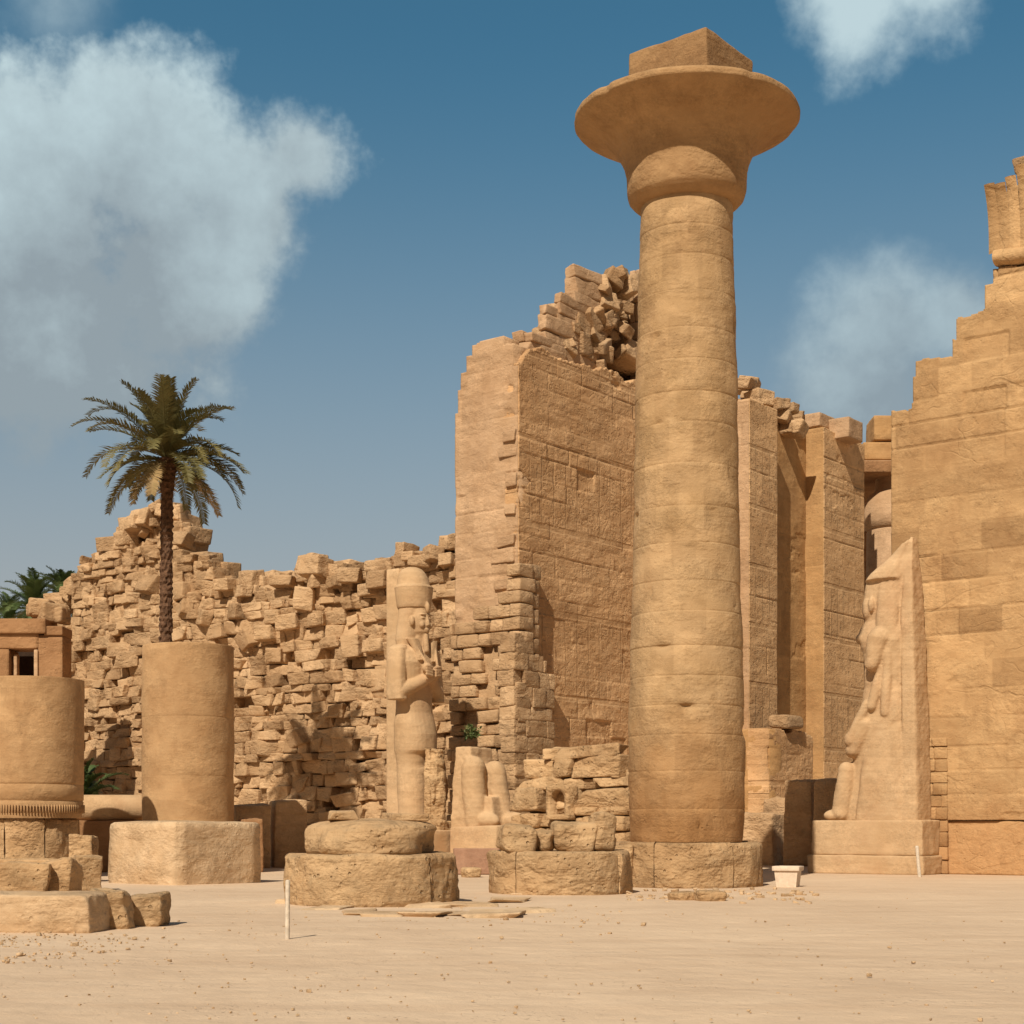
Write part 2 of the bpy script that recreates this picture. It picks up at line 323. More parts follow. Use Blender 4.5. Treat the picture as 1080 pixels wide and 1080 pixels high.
def interp(pts):
    xs = np.array([p[0] for p in pts], float); zs = np.array([p[1] for p in pts], float); o = np.argsort(xs, kind='stable'); xs = xs[o]; zs = zs[o]
    return lambda s: float(np.interp(s, xs, zs))
def steps(pts):                                          # stair-like silhouette: last value at or before s
    p = sorted(pts)
    def f(s):
        r = p[0][1]
        for a, b in p:
            if s >= a: r = b
        return r
    return f
def masonry(buf, along, fixed, s0, s1, top, ch=.55, bl=(.8, 1.6), depth=1., out=.01, batter=0., miss=0., gap=.02, rnd=.03, noi=.008, jit=0., z0=0., tilt=0., missfn=None, tpl=None, chvar=.12, bulge=0., pop=0., popd=.1):
    """courses of stone blocks; along='v' lies in plane U=fixed, along='u' in plane V=fixed"""
    ax = AXV if along == 'v' else AXU; z = z0; k = 0
    zmax = max(top(s) for s in np.linspace(s0, s1, 60))
    while z < zmax:
        h = ch*random.uniform(1-chvar, 1+chvar); s = s0 - random.uniform(0, bl[0])*.8
        while s < s1:
            l = random.uniform(*bl); a = max(s, s0); b = min(s+l, s1); s += l
            if b-a < .12: continue
            m_ = (a+b)/2; qs = [q for q in np.linspace(a+.03, b-.03, 9) if top(q)-z > min(.45*h, .3)]
            if len(qs) < 9:
                if len(qs) < 2: continue
                a, b = max(a, qs[0]-.03), min(b, qs[-1]+.03); m_ = (a+b)/2
                if b-a < .2: continue
            if miss and random.random() < (miss if missfn is None else miss*missfn(m_, z)): continue
            j = random.uniform(-out, out) + (float(wob(np.array([[m_, z*1.3, 0.]]), .55, fixed)[0])*bulge if bulge else 0)
            if pop and random.random() < pop: j += random.uniform(-popd, popd*.3)
            d = depth*random.uniform(.9, 1.)
            hh = max(.15, min(h, max(top(q) for q in (a+.03, m_, b-.03))-z+.06))
            o = -d/2 + j - batter*(z+h/2)
            if along == 'v': c = W(fixed, m_, z+hh/2) - u*o
            else: c = W(m_, fixed, z+hh/2) - v*o
            A = ax if not tilt else rot3(random.gauss(0, tilt), random.gauss(0, tilt), random.gauss(0, tilt))@ax
            buf.block(c, (b-a-gap, d, hh-gap), A, rnd=rnd*random.uniform(.6, 1.5), noi=noi, jit=jit, tpl=tpl)
        z += h; k += 1
def fb(P, sc, seed, oc=4):
    r = 0; a = 1.
    for i in range(oc): r = r + wob(P, sc, seed+i*3.1)*a; sc *= 2.3; a *= .55
    return r
def sheet(buf, along, fixed, s0, s1, top, ch=.8, bl=(1., 2.4), z0=0., res=.048, jd=.03, off=.010, ero=.012, scar=.0, scard=.14, batter=0., chip=(0, 0), chipd=.22, seed=1., ret=1.0, ragged=.05, chvar=.2, jvis=.5):
    """one continuous weathered wall face of laid blocks: faint joints, slipped and scarred blocks, chipped corners"""
    d = u if along == 'v' else v; zmax = max(top(q) for q in np.linspace(s0, s1, 80)); ns = int((s1-s0)/res)+1; nz = int((zmax-z0)/res)+1
    ss = np.linspace(s0, s1, ns); zs = np.linspace(z0, zmax, nz); Sg, Zg = np.meshgrid(ss, zs); s_ = Sg.ravel(); z_ = Zg.ravel()
    Q = np.stack([s_, z_, np.full(len(s_), seed*3.7)], 1); zb = [z0]
    while zb[-1] < zmax: zb.append(zb[-1]+ch*random.uniform(1-chvar, 1+chvar))
    zb = np.array(zb); ci = np.clip(np.searchsorted(zb, z_, 'right')-1, 0, len(zb)-2); dj = np.minimum(z_-zb[ci], zb[ci+1]-z_) if z0 == 0 else np.minimum(z_-zb[ci]+(ci == 0), zb[ci+1]-z_)
    o_ = np.zeros(len(s_)); tint = np.zeros(len(s_)); dv_ = np.full(len(s_), 9.)
    for c in range(len(zb)-1):
        m_ = ci == c; sb = [s0-random.uniform(0, bl[1])]
        while sb[-1] < s1+bl[1]: sb.append(sb[-1]+random.uniform(*bl))
        sb = np.array(sb); k = np.clip(np.searchsorted(sb, s_[m_], 'right')-1, 0, len(sb)-2); dv_[m_] = np.minimum(s_[m_]-sb[k], sb[k+1]-s_[m_])
        ro = rng.uniform(-off, off, len(sb)); ro = np.where(rng.random(len(sb)) < .07, ro-off*4-.01, ro); o_[m_] = ro[k]; tint[m_] = np.clip(rng.normal(.5, .28, len(sb)), 0, 1)[k]
    vis = np.clip(.5+fb(Q, .35, seed)*.9+(jvis-.5), 0, 1); dd = np.minimum(dj*1.0, dv_*1.2); w_ = .024; jd = jd*1.7
    h = o_*vis - jd*np.exp(-(dd/w_)**2)*vis*(.6+.4*np.sign(np.sin(ci*7.3)))
    h += fb(Q*np.array([1, 1.8, 1]), .8, seed+5)*ero - np.maximum(0, fb(Q, 1.4, seed+9)-.9)*ero*3.
    if scar:
        sc_ = fb(Q*np.array([1, 1.25, 1]), .42, seed+20, 5); m_ = np.clip((sc_-(1.15-scar))/.12, 0, 1); h -= m_*(scard*(.6+.4*wob(Q, 3, 2)))
        e_ = wob(Q, .9, seed+31); h -= np.clip((e_-.62)/.05, 0, 1)*.03*(tint > .5)
    P = (W(fixed, 0)+np.outer(s_, v)+np.outer(z_, zz)) if along == 'v' else (W(0, fixed)+np.outer(s_, u)+np.outer(z_, zz))
    zc_ = np.stack([np.zeros_like(z_), z_, np.full(len(z_), 4.)], 1)
    for e, amt in ((0, chip[0]), (1, chip[1])):
        if amt:
            x = (s_-s0) if e == 0 else (s1-s_); c_ = amt*chipd*np.clip(.12+fb(np.stack([np.floor(z_/.31)*.31, z_*.3, x*.7], 1), .9, 7., 3), 0, 1.3); h -= c_*np.exp(-(x/(.32+.5*max(0, chipd-.22)/.14))**2); 
    P = P - np.outer(h - batter*z_, d)
    sm = (ss[:-1]+ss[1:])/2; tops_ = np.array([top(q) for q in sm]); jag = wob(np.stack([sm, sm*0, sm*0+seed], 1), 2.2, 1.)*ragged; zm = (zs[:-1]+zs[1:])/2
    keep = zm[:, None] < (tops_+jag)[None, :]
    jj, ii = np.nonzero(keep); a = jj*ns+ii; quads = np.stack([a, a+1, a+ns+1, a+ns], 1)
    if along == 'v': quads = quads[:, ::-1]
    e2 = {}
    for q in quads.tolist():
        for k in range(4):
            x, y = q[k], q[(k+1) % 4]
            if (y, x) in e2: del e2[(y, x)]
            else: e2[(x, y)] = 1
    be = list(e2); vs = sorted({x for e in be for x in e}); mp = {x: len(P)+i for i, x in enumerate(vs)}; B = P[vs]+d*ret
    P = np.vstack([P, B]); T_ = np.concatenate([tint, tint[vs]]); ex = [(y, x, mp[x], mp[y]) for x, y in be]
    used = np.unique(np.concatenate([quads.ravel(), np.array(ex).ravel()])); rm = np.full(len(P), -1); rm[used] = np.arange(len(used))
    n0 = buf.n; buf.V.append(P[used]); buf.T.append(T_[used]); buf.F.append(rm[quads]+n0); buf.F.append(rm[np.array(ex)]+n0); buf.n += len(used)
def prism(buf, along, fixed, poly, thick, tint=.4):
    """polygon (s,z) extruded inwards from the plane by thick"""
    n = len(poly); d = u if along == 'v' else v
    P = [(W(fixed, s, z) if along == 'v' else W(s, fixed, z)) for s, z in poly]; P = P + [p + d*thick for p in P]
    me = bmesh.new(); vs = [me.verts.new(p) for p in P]
    me.faces.new(vs[:n]); me.faces.new(vs[n:][::-1])
    for i in range(n): me.faces.new((vs[i], vs[i+n], vs[(i+1) % n+n], vs[(i+1) % n]))
    bmesh.ops.recalc_face_normals(me, faces=me.faces); bmesh.ops.triangulate(me, faces=me.faces)
    me.verts.index_update(); A = np.array([q.co[:] for q in me.verts]); Fc = np.array([[w.index for w in f.verts] for f in me.faces]); me.free()
    buf.add(A, Fc, tint)
def core(buf, along, fixed, top, s0, s1, inset, thick, drop=.5, z0=-.3, n=40):
    ss = np.linspace(s0, s1, n); poly = [(s0, z0)] + [(s, max(top(s)-drop, z0+.1)) for s in ss] + [(s1, z0)]
    prism(buf, along, fixed+inset, poly, thick)

def lathe(buf, c, prof, seg=96, noi=0., nsc=1.5, tint=.5, cap=True, oval=(1, 1), a0=0., erode=None):
    c = np.array(c); th = np.linspace(0, 2*math.pi, seg, endpoint=False)+a0; rows = []
    for r, z in prof: rows.append(np.stack([c[0]+r*oval[0]*np.cos(th), c[1]+r*oval[1]*np.sin(th), np.full(seg, c[2]+z)], 1))
    P = np.vstack(rows)
    if noi or erode:
        D = P-c; D[:, 2] = 0; L = np.linalg.norm(D, axis=1, keepdims=True); D = D/np.maximum(L, 1e-6)
        k = np.zeros(len(P))
        if noi: k += wob(P, nsc, c[0])*noi
        if erode is not None: k += erode(P-c)
        P = P + D*(k*np.minimum(1, L[:, 0]/.3))[:, None]
    n = len(prof); Fc = []
    for i in range(n-1):
        for j in range(seg): Fc.append((i*seg+j, i*seg+(j+1) % seg, (i+1)*seg+(j+1) % seg, (i+1)*seg+j))
    buf.add(P, np.array(Fc), tint)
    if cap:
        for i, fl in ((0, 1), (n-1, 0)):
            cen = P[i*seg:(i+1)*seg].mean(0); Q = np.vstack([P[i*seg:(i+1)*seg], cen])
            tri = [((j+1) % seg, j, seg) if fl else (j, (j+1) % seg, seg) for j in range(seg)]
            buf.add(Q, np.array(tri), tint)
def drumprof(z0, z1, r0, r1, hs, groove=.02, foot=None):
    """profile of a shaft made of drums of heights about hs, rounded at the joints"""
    prof = []; z = z0; rr = lambda z_: r0+(r1-r0)*((z_-z0)/(z1-z0))
    while z < z1-.01:
        h = min(hs*random.uniform(.8, 1.2), z1-z)
        if z1-(z+h) < hs*.4: h = z1-z
        ins = random.uniform(-.003, .003)
        prof += [(rr(z)-groove, z+.002), (rr(z)-groove*.35+ins, z+.018), (rr(z)+ins, z+.05)]
        for t in (.25, .45, .65, .85): prof.append((rr(z+h*t)+ins, z+h*t))
        prof += [(rr(z+h)+ins, z+h-.05), (rr(z+h)-groove*.35+ins, z+h-.018), (rr(z+h)-groove, z+h-.002)]
        z += h
    return prof
def rock(name, c, size, ang, mat, label, cat='stone block', group=None, rnd=.08, noi=.03, jit=.12, tilt=(0, 0), tpl=T12, parent=None, nsc=2.2):
    b = Buf(); s = np.array(size, float); c = np.array(c, float)
    b.block(c + zz*s[2]/2, s, rot3(tilt[0], tilt[1], ang), rnd=rnd, noi=noi, jit=jit, tpl=tpl, nsc=nsc)
    o = b.make(name, mat, parent)
    if parent is None: origin(o, c); tag(o, label, cat, group)
    return o
TY = math.atan2(v[1], v[0])          # yaw that lays local x along v

# ------------------------------------------------------------------ ground
def ground():
    f = lambda n, a, p: np.sign(np.linspace(-1, 1, n))*(np.abs(np.linspace(-1, 1, n))**p)*a
    xs = f(421, 900, 3.2); ys = 22 + f(601, 900, 3.2); ys = ys[ys > -200]
    X, Y = np.meshgrid(xs, ys); P = np.stack([X.ravel(), Y.ravel(), np.zeros(X.size)], 1)
    near = np.exp(-((P[:, 1]-22)/26)**2)*np.exp(-(P[:, 0]/30)**2)
    P[:, 2] = (wob(P, .55, 3)*.035 + wob(P, 2.2, 5)*.008 + wob(P, 6.5, 8)*.002)*near
    nx = len(xs); ny = len(ys); Fc = [(j*nx+i, j*nx+i+1, (j+1)*nx+i+1, (j+1)*nx+i) for j in range(ny-1) for i in range(nx-1)]
    me = bpy.data.meshes.new('ground'); me.from_pydata(P.tolist(), [], Fc); o = link('ground', me, M['sand']); tag(o, kind='structure')
ground()

# ------------------------------------------------------------------ the tall open-papyrus column
TC = at(724, 0, 42.5)*np.array([1, 1, 0])
col = empty('papyrus_column', TC, 'tall complete sandstone column with a wide open bell capital and square block on top', 'column')
def shaft_erode(seed, pits=24, h0=0, h1=18, r=1.5, deep=.07):
    L = [(random.uniform(-math.pi, math.pi), random.uniform(h0, h1), random.choice((.06, .09, .13, .2, .34)), random.uniform(.02, deep)) for _ in range(pits)]
    def f(D):
        a = np.arctan2(D[:, 1], D[:, 0]); k = np.zeros(len(D))
        for (aa, zc, w, dp) in L:
            da = (a-aa+math.pi) % (2*math.pi)-math.pi; k -= dp*np.exp(-((da*r)/w)**2 - ((D[:, 2]-zc)/(w*.3))**2)
        k += np.minimum(0, wob(D*np.array([1, 1, 2.5]), 1.1, seed)-.5)*.045
        return k
    return f
b = Buf(); pr = drumprof(1.15, 17.85, 1.60, 1.24, .92, .012)
pr2 = []
for r, z in pr:
    t = (z-1.15)
    foot = -.10*math.exp(-(t/.8)**2)
    pr2.append((r+foot, z))
lathe(b, TC, pr2, 220, .005, 2.3, cap=True, erode=shaft_erode(1.3, 85, 1.3, 15.5, 1.5, .15))
T_ = b.T[0]; zr = b.V[0][:, 2]; ang = np.arctan2(b.V[0][:, 1]-TC[1], b.V[0][:, 0]-TC[0])
b.T[0] = (.5+.5*np.sin(np.floor(zr/.92)*12.9898+np.floor(ang*2.2+np.floor(zr/.92)*1.7)*4.1))
b.make('shaft', M['shaft'], col)
b = Buf()
cp = [(1.10, 17.80), (1.30, 17.86), (1.42, 17.96), (1.52, 18.08), (1.57, 18.25), (1.575, 18.5), (1.59, 18.75), (1.64, 18.98), (1.72, 19.18), (1.83, 19.36), (1.96, 19.51), (2.12, 19.64), (2.31, 19.76), (2.52, 19.87), (2.73, 19.96), (2.90, 20.05), (2.955, 20.10), (2.96, 20.22), (2.93, 20.27), (2.6, 20.28), (.5, 20.29)]
cp2 = []
for i in range(len(cp)-1):
    for t in (0, .33, .66): cp2.append((cp[i][0]+(cp[i+1][0]-cp[i][0])*t, cp[i][1]+(cp[i+1][1]-cp[i][1])*t))
cp2.append(cp[-1])
def cap_er(D):
    a = np.arctan2(D[:, 1], D[:, 0]); r = np.hypot(D[:, 0], D[:, 1]); rim = np.clip((r-2.4)/.5, 0, 1)
    k = -rim*(.01+.03*np.maximum(0, np.sin(a*7+1)*np.sin(a*3.3))) - rim*.10*np.exp(-((a+2.45)/.05)**2) - rim*.06*np.exp(-((a+1.1)/.04)**2)
    k += .016*np.cos(a*32)*np.clip((r-1.58)/.4, 0, 1)*np.clip((2.85-r)/.2, 0, 1) + wob(D, 4.5, 3)*.012
    k -= .05*np.exp(-((a+1.9)/.07)**2-((D[:, 2]-18.25)/.1)**2)
    return k
lathe(b, TC, cp2, 160, .014, 2.2, erode=cap_er); b.make('capital', M['capital'], col)
b = Buf(); NC = W(0, 0)
bc = (at(745.3, 0, 41.55)*np.array([1, 1, 0])) + (u+v)*1.2
for i, (zb, h) in enumerate(((20.25, 1.93),)):
    b.block(bc + zz*(zb+h/2), (2.4, 2.4, h+.012), AXV, rnd=.035, noi=.03, jit=.01, tpl=T12, nsc=3)
b.make('abacus', M['capital'], col)
# base: ring of big wedge stones
def ring_base(parent, c, r, z0, z1, cuts, mat, noi=.04, rtop=None, name='base_stone', inner=.2, seg=220):
    cuts = sorted(cuts); n = len(cuts)
    for i in range(n):
        a0 = cuts[i]; a1 = cuts[(i+1) % n]+(2*math.pi if i == n-1 else 0); g_ = .010/r*2
        k = max(4, int((a1-a0)/(2*math.pi)*seg)); th = np.linspace(a0+g_, a1-g_, k+1)
        H_ = z1-z0; zs = [z0, z0+.05]+[z0+H_*q for q in (.15, .25, .35, .45, .55, .65, .75)]+[z1-.12, z1-.07, z1-.03, z1]; rs = [r-.05, r]+[r+.01]*7+[r, r-.005, r-.03, r-.09]
        if rtop: rs = [q-(1-rtop)*(j/12)*r for j, q in enumerate(rs)]
        dr = random.uniform(-.05, .03); rows = [[(inner, z0), *zip([q+dr for q in rs], zs), (r*.6, z1+random.uniform(-.02, .02)), (inner, z1)]]
        prof = rows[0]; m_ = len(prof); P = np.array([[c[0]+pr_[0]*math.cos(t), c[1]+pr_[0]*math.sin(t), c[2]+pr_[1]] for t in th for pr_ in prof])
        D = P-np.array(c); D[:, 2] = 0; D /= np.maximum(np.linalg.norm(D, axis=1, keepdims=True), 1e-6)
        rad = np.hypot(P[:, 0]-c[0], P[:, 1]-c[1]); w_ = np.clip((rad-r*.5)/(r*.4), 0, 1)
        P = P + D*((wob(P, 2.6, c[0]+i)*noi-np.maximum(0, wob(P, 1.1, i))*noi+wob(P, 8, i)*noi*.45+wob(P, 17, i)*noi*.25)*w_)[:, None]; P[:, 2] += wob(P, 3., i)*noi*.6*w_*(P[:, 2] > z0+.2)
        Fc = [(a*m_+j, (a+1)*m_+j, (a+1)*m_+j+1, a*m_+j+1) for a in range(k) for j in range(m_-1)]
        bb = Buf(); bb.add(P, np.array(Fc), random.random())
        for e, fl in ((0, 0), (k, 1)):
            loop = list(range(e*m_, e*m_+m_)); cc_ = P[loop].mean(0); Q = np.vstack([P[loop], cc_])
            tri = [(j, (j+1) % m_, m_) if fl == 0 else ((j+1) % m_, j, m_) for j in range(m_)]; bb.add(Q, np.array(tri), random.random())
        bb.make(name, mat, parent)
ring_base(col, TC, 1.97, -.05, 1.15, [-2.1, -1.05, 0, 1.2, 2.3, 3.5-6.283], M['base'], .05)

# ------------------------------------------------------------------ stumps of the opposite row
DC = at(198.5, 0, 54.5)*np.array([1, 1, 0])
dm = empty('column_stump', DC, 'smooth tall column stump standing in front of the palm trunk', 'column', 'broken columns of the far row')
b = Buf(); lathe(b, DC, drumprof(1.2, 7.62, 1.555, 1.535, 2.2, .008), 144, .008, 1.2, erode=shaft_erode(5, 10, 2, 7, 1.5, .03)); b.make('shaft', M['drum'], dm)
ring_base(dm, DC, 1.9, -.05, 1.2, [-2.6, -1.6, -.4, .9, 2.2], M['base'], .05)
LC = at(34, 0, 49.3)*np.array([1, 1, 0])
lm = empty('column_stump', LC, 'wide column stump cut off by the left edge, with a carved band round its foot', 'column', 'broken columns of the far row')
b = Buf(); pf = [(1.50, 1.80), (1.52, 1.9), (1.53, 2.0)] + [(1.545, z) for z in (2.15, 2.3)] + [(1.52, 2.32), (1.52, 2.34), (1.55, 2.36), (1.555, 2.8), (1.545, 2.815), (1.545, 2.83)] + drumprof(2.84, 6.03, 1.56, 1.55, 3.2, .006)
lathe(b, LC, pf, 144, .008, 1.2, erode=shaft_erode(9, 12, 2.8, 5.8, 1.5, .03)); b.make('shaft', M['drum'], lm)
b = Buf()                                               # carved band of small upright strokes
for k in range(110):
    a = k/110*2*math.pi; p = LC + np.array([math.cos(a), math.sin(a), 0])*1.545 + zz*2.08
    b.block(p, (.03, .04, .26), np.array([[math.cos(a), math.sin(a), 0], [-math.sin(a), math.cos(a), 0], [0, 0, 1]]), rnd=.008, noi=0, tpl=T2)
b.make('carved_band', M['drum'], lm)
ring_base(lm, LC, 1.36, .0, 1.80, [-2.9, -1.92, -1.0, .3, 1.6], M['base'], .08, rtop=1.02)

# ------------------------------------------------------------------ near row bases
AC = at(394, 0, 32.9)*np.array([1, 1, 0])
ab = empty('round_plinth', AC, 'round two-tiered plinth of a vanished column in front of the crowned statue', 'plinth')
ring_base(ab, AC, 1.74, -.05, 1.02, [-.78, .6, 2.6], M['base'], .07)
b = Buf()
def er2(D):
    a = np.arctan2(D[:, 1], D[:, 0]); return -.18*np.maximum(0, np.sin(a*2.3+.4))*np.clip((D[:, 2]-1.2)/.4, 0, 1)-.42*np.exp(-((a+.15)/.4)**2)*np.clip((1.55-D[:, 2])/.4, 0, 1)
lathe(b, AC, [(1.30, 1.0), (1.36, 1.03), (1.38, 1.08), (1.385, 1.15), (1.38, 1.22), (1.385, 1.3), (1.39, 1.38), (1.385, 1.46), (1.37, 1.52), (1.32, 1.58), (1.24, 1.62), (1.1, 1.66), (.95, 1.68), (.8, 1.70), (.4, 1.72), (.1, 1.74)], 200, .05, 3.4, erode=er2); b.make('upper_tier', M['base'], ab)
for (px, py, w_, d_, h_) in ((362, 866, .6, .5, .20), (428, 866, .7, .6, .16)):
    rock('loose_slab', AC + np.array([(px-394)/F*32.9, -.3, 1.68]), (w_, d_, h_), .3, M['base'], 'small broken slab lying on the %s of the nearest round base' % ('left' if px < 400 else 'right'), 'stone slab', rnd=.04, noi=.03, jit=.3)
BC = at(590, 0, 38.0)*np.array([1, 1, 0])
bb_ = empty('round_plinth', BC, 'low round plinth topped with fragments, between the two-tiered plinth and tall column', 'plinth')
ring_base(bb_, BC, 1.66, -.05, 1.0, [-2.25, -.62, 1.0, 2.4], M['base'], .06)
for i, (px, w_, d_, h_, an, tp) in enumerate(((545, .75, .9, .62, .2, .05), (573, .5, .6, .5, -.3, .1), (603, 1.0, .8, .66, .1, 0), (632, .55, .7, .9, .5, .2), (640,.4,.5,.4,.1,.3))):
    nm = ['squat pitted block on the left of the low base', 'small wedge of stone beside the squat block on the low base', 'rounded broken drum piece lying in the middle of the low base', 'upright jagged stone on the right of the low base', 'small chip at the right rim of the low base'][i]
    rock('stone_fragment', BC + np.array([(px-590)/F*38, -.7+.12*i, .98]), (w_, d_, h_), an, M['base'], nm, 'stone fragment', 'fragments on the low base', rnd=.16, noi=.05, jit=.25, tilt=(0, tp))
# paving slabs around the near row
k = 0
rs_ = random.Random(8)
for (x0, x1, y) in ((296, 330, 954), (328, 366, 960), (362, 392, 965), (390, 432, 967), (430, 466, 968), (464, 500, 966), (498, 545, 968), (540, 584, 963), (520, 556, 952), (470, 520, 956), (430, 474, 958), (556, 600, 944), (600, 664, 942)):
    p = gnd((x0+x1)/2, y); w_ = (x1-x0)/F*p[1]
    rock('paving_slab', p+np.array([0, .45, -.05]), (w_*1.1, rs_.uniform(.9, 1.5), rs_.uniform(.09, .15)), rs_.uniform(-.35, .35), M['pale'], 'flat worn slab of the pavement at the foot of the round plinths', 'paving slab', 'worn paving slabs under the round plinths', rnd=.04, noi=.04, jit=.45); k += 1

# ------------------------------------------------------------------ ruined wall on the left (rubble), plane U=50
FU = 50.0
crest = [(72, 616), (85, 604), (100, 592), (112, 582), (130, 576), (150, 576), (185, 576), (205, 584), (222, 596), (245, 612), (270, 614), (278, 604), (312, 606), (316, 592), (340, 590), (352, 600), (380, 604), (400, 600), (412, 592), (425, 585), (470, 578), (480, 572)]
cz = interp([onU(FU+1, a, b_) for a, b_ in crest])
V0 = onU(FU, 486)[0]; V1 = onU(FU, 66)[0]
rw = empty('ruined_wall', W(FU, (V0+V1)/2), 'long ruined wall of crumbling sandstone blocks behind the stumps and the statue', 'wall')
b = Buf()
topn = lambda s: cz(s) + .25*math.sin(s*2.1) + .2*math.sin(s*5.3)
core(b, 'v', FU, topn, V0, V1, .9, 3.6, 1.0)
random.seed(11)
rough = lambda s, z: 1.0 + .8*max(0, math.sin(s*.55+z*.35)) 
masonry(b, 'v', FU, V0, V1, topn, .46, (.30, 1.35), 1.2, .13, batter=.045, miss=.045, gap=-.01, rnd=.04, noi=.07, jit=.24, tilt=.035, missfn=rough, chvar=.38, bulge=.34, tpl=T8)
for k in range(260):                                     # stones that have slipped and turned in the face
    s = random.uniform(V0+.3, V1-.3); z = random.uniform(.3, topn(s)-.2); q = random.choice((.25, .35, .45, .6, .85))
    if wob(np.array([[s, z, 0.]]), .5, 2.)[0] < -.05 and random.random() < .75: continue
    b.block(W(FU+.12+.045*z+random.uniform(-.1, .4), s, z), (q*random.uniform(.9, 1.7), q, q*random.uniform(.5, 1.)), rot3(random.gauss(0, .12), random.gauss(0, .14), random.gauss(0, .25))@AXV, rnd=.07*q, noi=.08*q, jit=.4, tpl=T8)
masonry(b, 'v', FU+.75, V0, V1, topn, .6, (.6, 1.5), 1.2, .15, batter=.045, miss=.0, gap=.02, rnd=.08, noi=.05, jit=.1, tilt=.03, chvar=.25)
b.make('masonry', M['rubble'], rw)
# boulders wedged in the face and rubble heaped on the crest, each one loose
random.seed(5)
nb_ = 0
def tumbled(U, V, z, sz, spread, label, cat, group, mat, jit=.22):
    global nb_
    s = np.array([random.uniform(.75, 1.3), random.uniform(.7, 1.1), random.uniform(.5, .95)])*sz
    bf = Buf(); bf.block(W(U, V, z), s, rot3(random.gauss(0, spread), random.gauss(0, spread), random.uniform(-.5, .5))@AXV, rnd=.06*sz, noi=.06*sz, jit=jit, tpl=T8)
    o = bf.make('tumbled_block', mat); origin(o, W(U, V, z-s[2]/2)); tag(o, label, cat, group); nb_ += 1; return o
mound = interp([onU(FU+1.5, a, b_) for a, b_ in [(66, 640), (75, 612), (88, 598), (106, 588), (110, 572), (128, 566), (134, 544), (148, 540), (154, 524), (180, 526), (184, 544), (192, 552), (198, 570), (206, 576), (214, 588), (226, 584), (232, 604), (246, 612)]])
for i_, (px, py, w_, h_) in enumerate(((166, 536, 1.1, .55), (150, 549, 1.3, .75), (178, 550, 1.3, .7), (140, 560, 1.1, .7), (166, 564, 1.6, .8), (190, 565, 1.0, .7), (128, 574, 1.2, .7), (152, 582, 1.5, .8), (182, 582, 1.4, .8))):
    V, z = onU(FU+1.6, px, py); bf = Buf(); bf.block(W(FU+2.3, V, z), (w_*1.25, 1.5, h_*1.15), rot3(random.gauss(0, .03), random.gauss(0, .03), random.gauss(0, .12))@AXV, rnd=.06, noi=.05, jit=.14, tpl=T8)
    o = bf.make('tumbled_block', M['rubble']); origin(o, W(FU+2.3, V, z-h_/2)); tag(o, 'loose squared block in the tumbled heap beneath the palm crown', 'stone block', 'tumbled blocks of the heap behind the palm')
Va = onU(FU+1.5, 66)[0]; Vb = onU(FU+1.5, 246)[0]
for k in range(150):
    V = random.uniform(Vb, Va); t = mound(V); base = topn(V) - 2.4
    if t-base < .3: t = base+.3
    z = t-.42 - (random.random()**1.5)*max(0, (t-base)); 
    tumbled(FU+.4+.35*(z-base)*.5+random.uniform(0, 1.2), V, z, random.choice((.5, .65, .8, .95, 1.15)), .16, 'loose squared block in the tumbled heap beneath the palm crown', 'stone block', 'tumbled blocks of the heap behind the palm', M['rubble'])
for (px, py, sz_) in ((297, 612, 1.2), (330, 597, 1.3), (331, 612, 1.1), (322, 632, 1.3), (368, 606, 1.1), (352, 614, .9), (290, 650, 1.3), (282, 668, 1.5), (305, 655, 1.2), (335, 652, 1.0), (400, 610, 1.2), (235, 615, 1.1), (255, 622, 1.0), (385, 620, .9), (372, 680, 1.3), (395, 680, 1.2), (470, 590, .9), (455, 583, .9), (430, 585, .8), (290, 690, .9), (345, 700, .8)):
    V, z = onU(FU+.2, px, py); tumbled(FU+.35, V, z-.05, sz_*.8, .08, 'loose block resting on the broken crest or ledges of the long ruined wall', 'stone block', 'loose blocks on the ruined wall', M['rubble'], .12)

# ------------------------------------------------------------------ left pylon tower
tw = empty('pylon_tower', W(FU+4, 40), 'ruined pylon tower left of the tall column, with rubble spilling at its top', 'tower')
random.seed(21)
VS = 38.5
ft = steps([(onU(FU, a)[0], onU(FU, a, y)[1]) for a, y in [(556, 384), (541, 362), (531, 354), (503, 362), (498, 374), (492, 392), (486, 412), (482.5, 436)]] + [(30, 20)])
vL = onU(FU, 480)[0]
b = Buf(); core(b, 'v', FU, ft, VS+.2, vL-.6, .5, 8, .6)
sheet(b, 'v', FU, VS+.04, vL, ft, .9, (1.2, 2.8), ragged=.12, chip=(1., .4), chipd=.36, jvis=.42, jd=.022, seed=3., ero=.010, scar=.12, scard=.05)
for z in np.arange(5.2, 17.5, .58):
    if random.random() < .25: continue
    w_ = random.uniform(.3, 1.15); b.block(W(FU+.30, VS+.05+w_/2+random.uniform(0, .15), z+random.uniform(0, .1)), (w_, .72+random.uniform(0, .1), random.uniform(.3, .55)), rot3(random.gauss(0, .03), random.gauss(0, .02), random.gauss(0, .04))@AXV, rnd=.03, noi=.04, jit=.14, tpl=T8)
b.make('front_wall', M['wall'], tw)
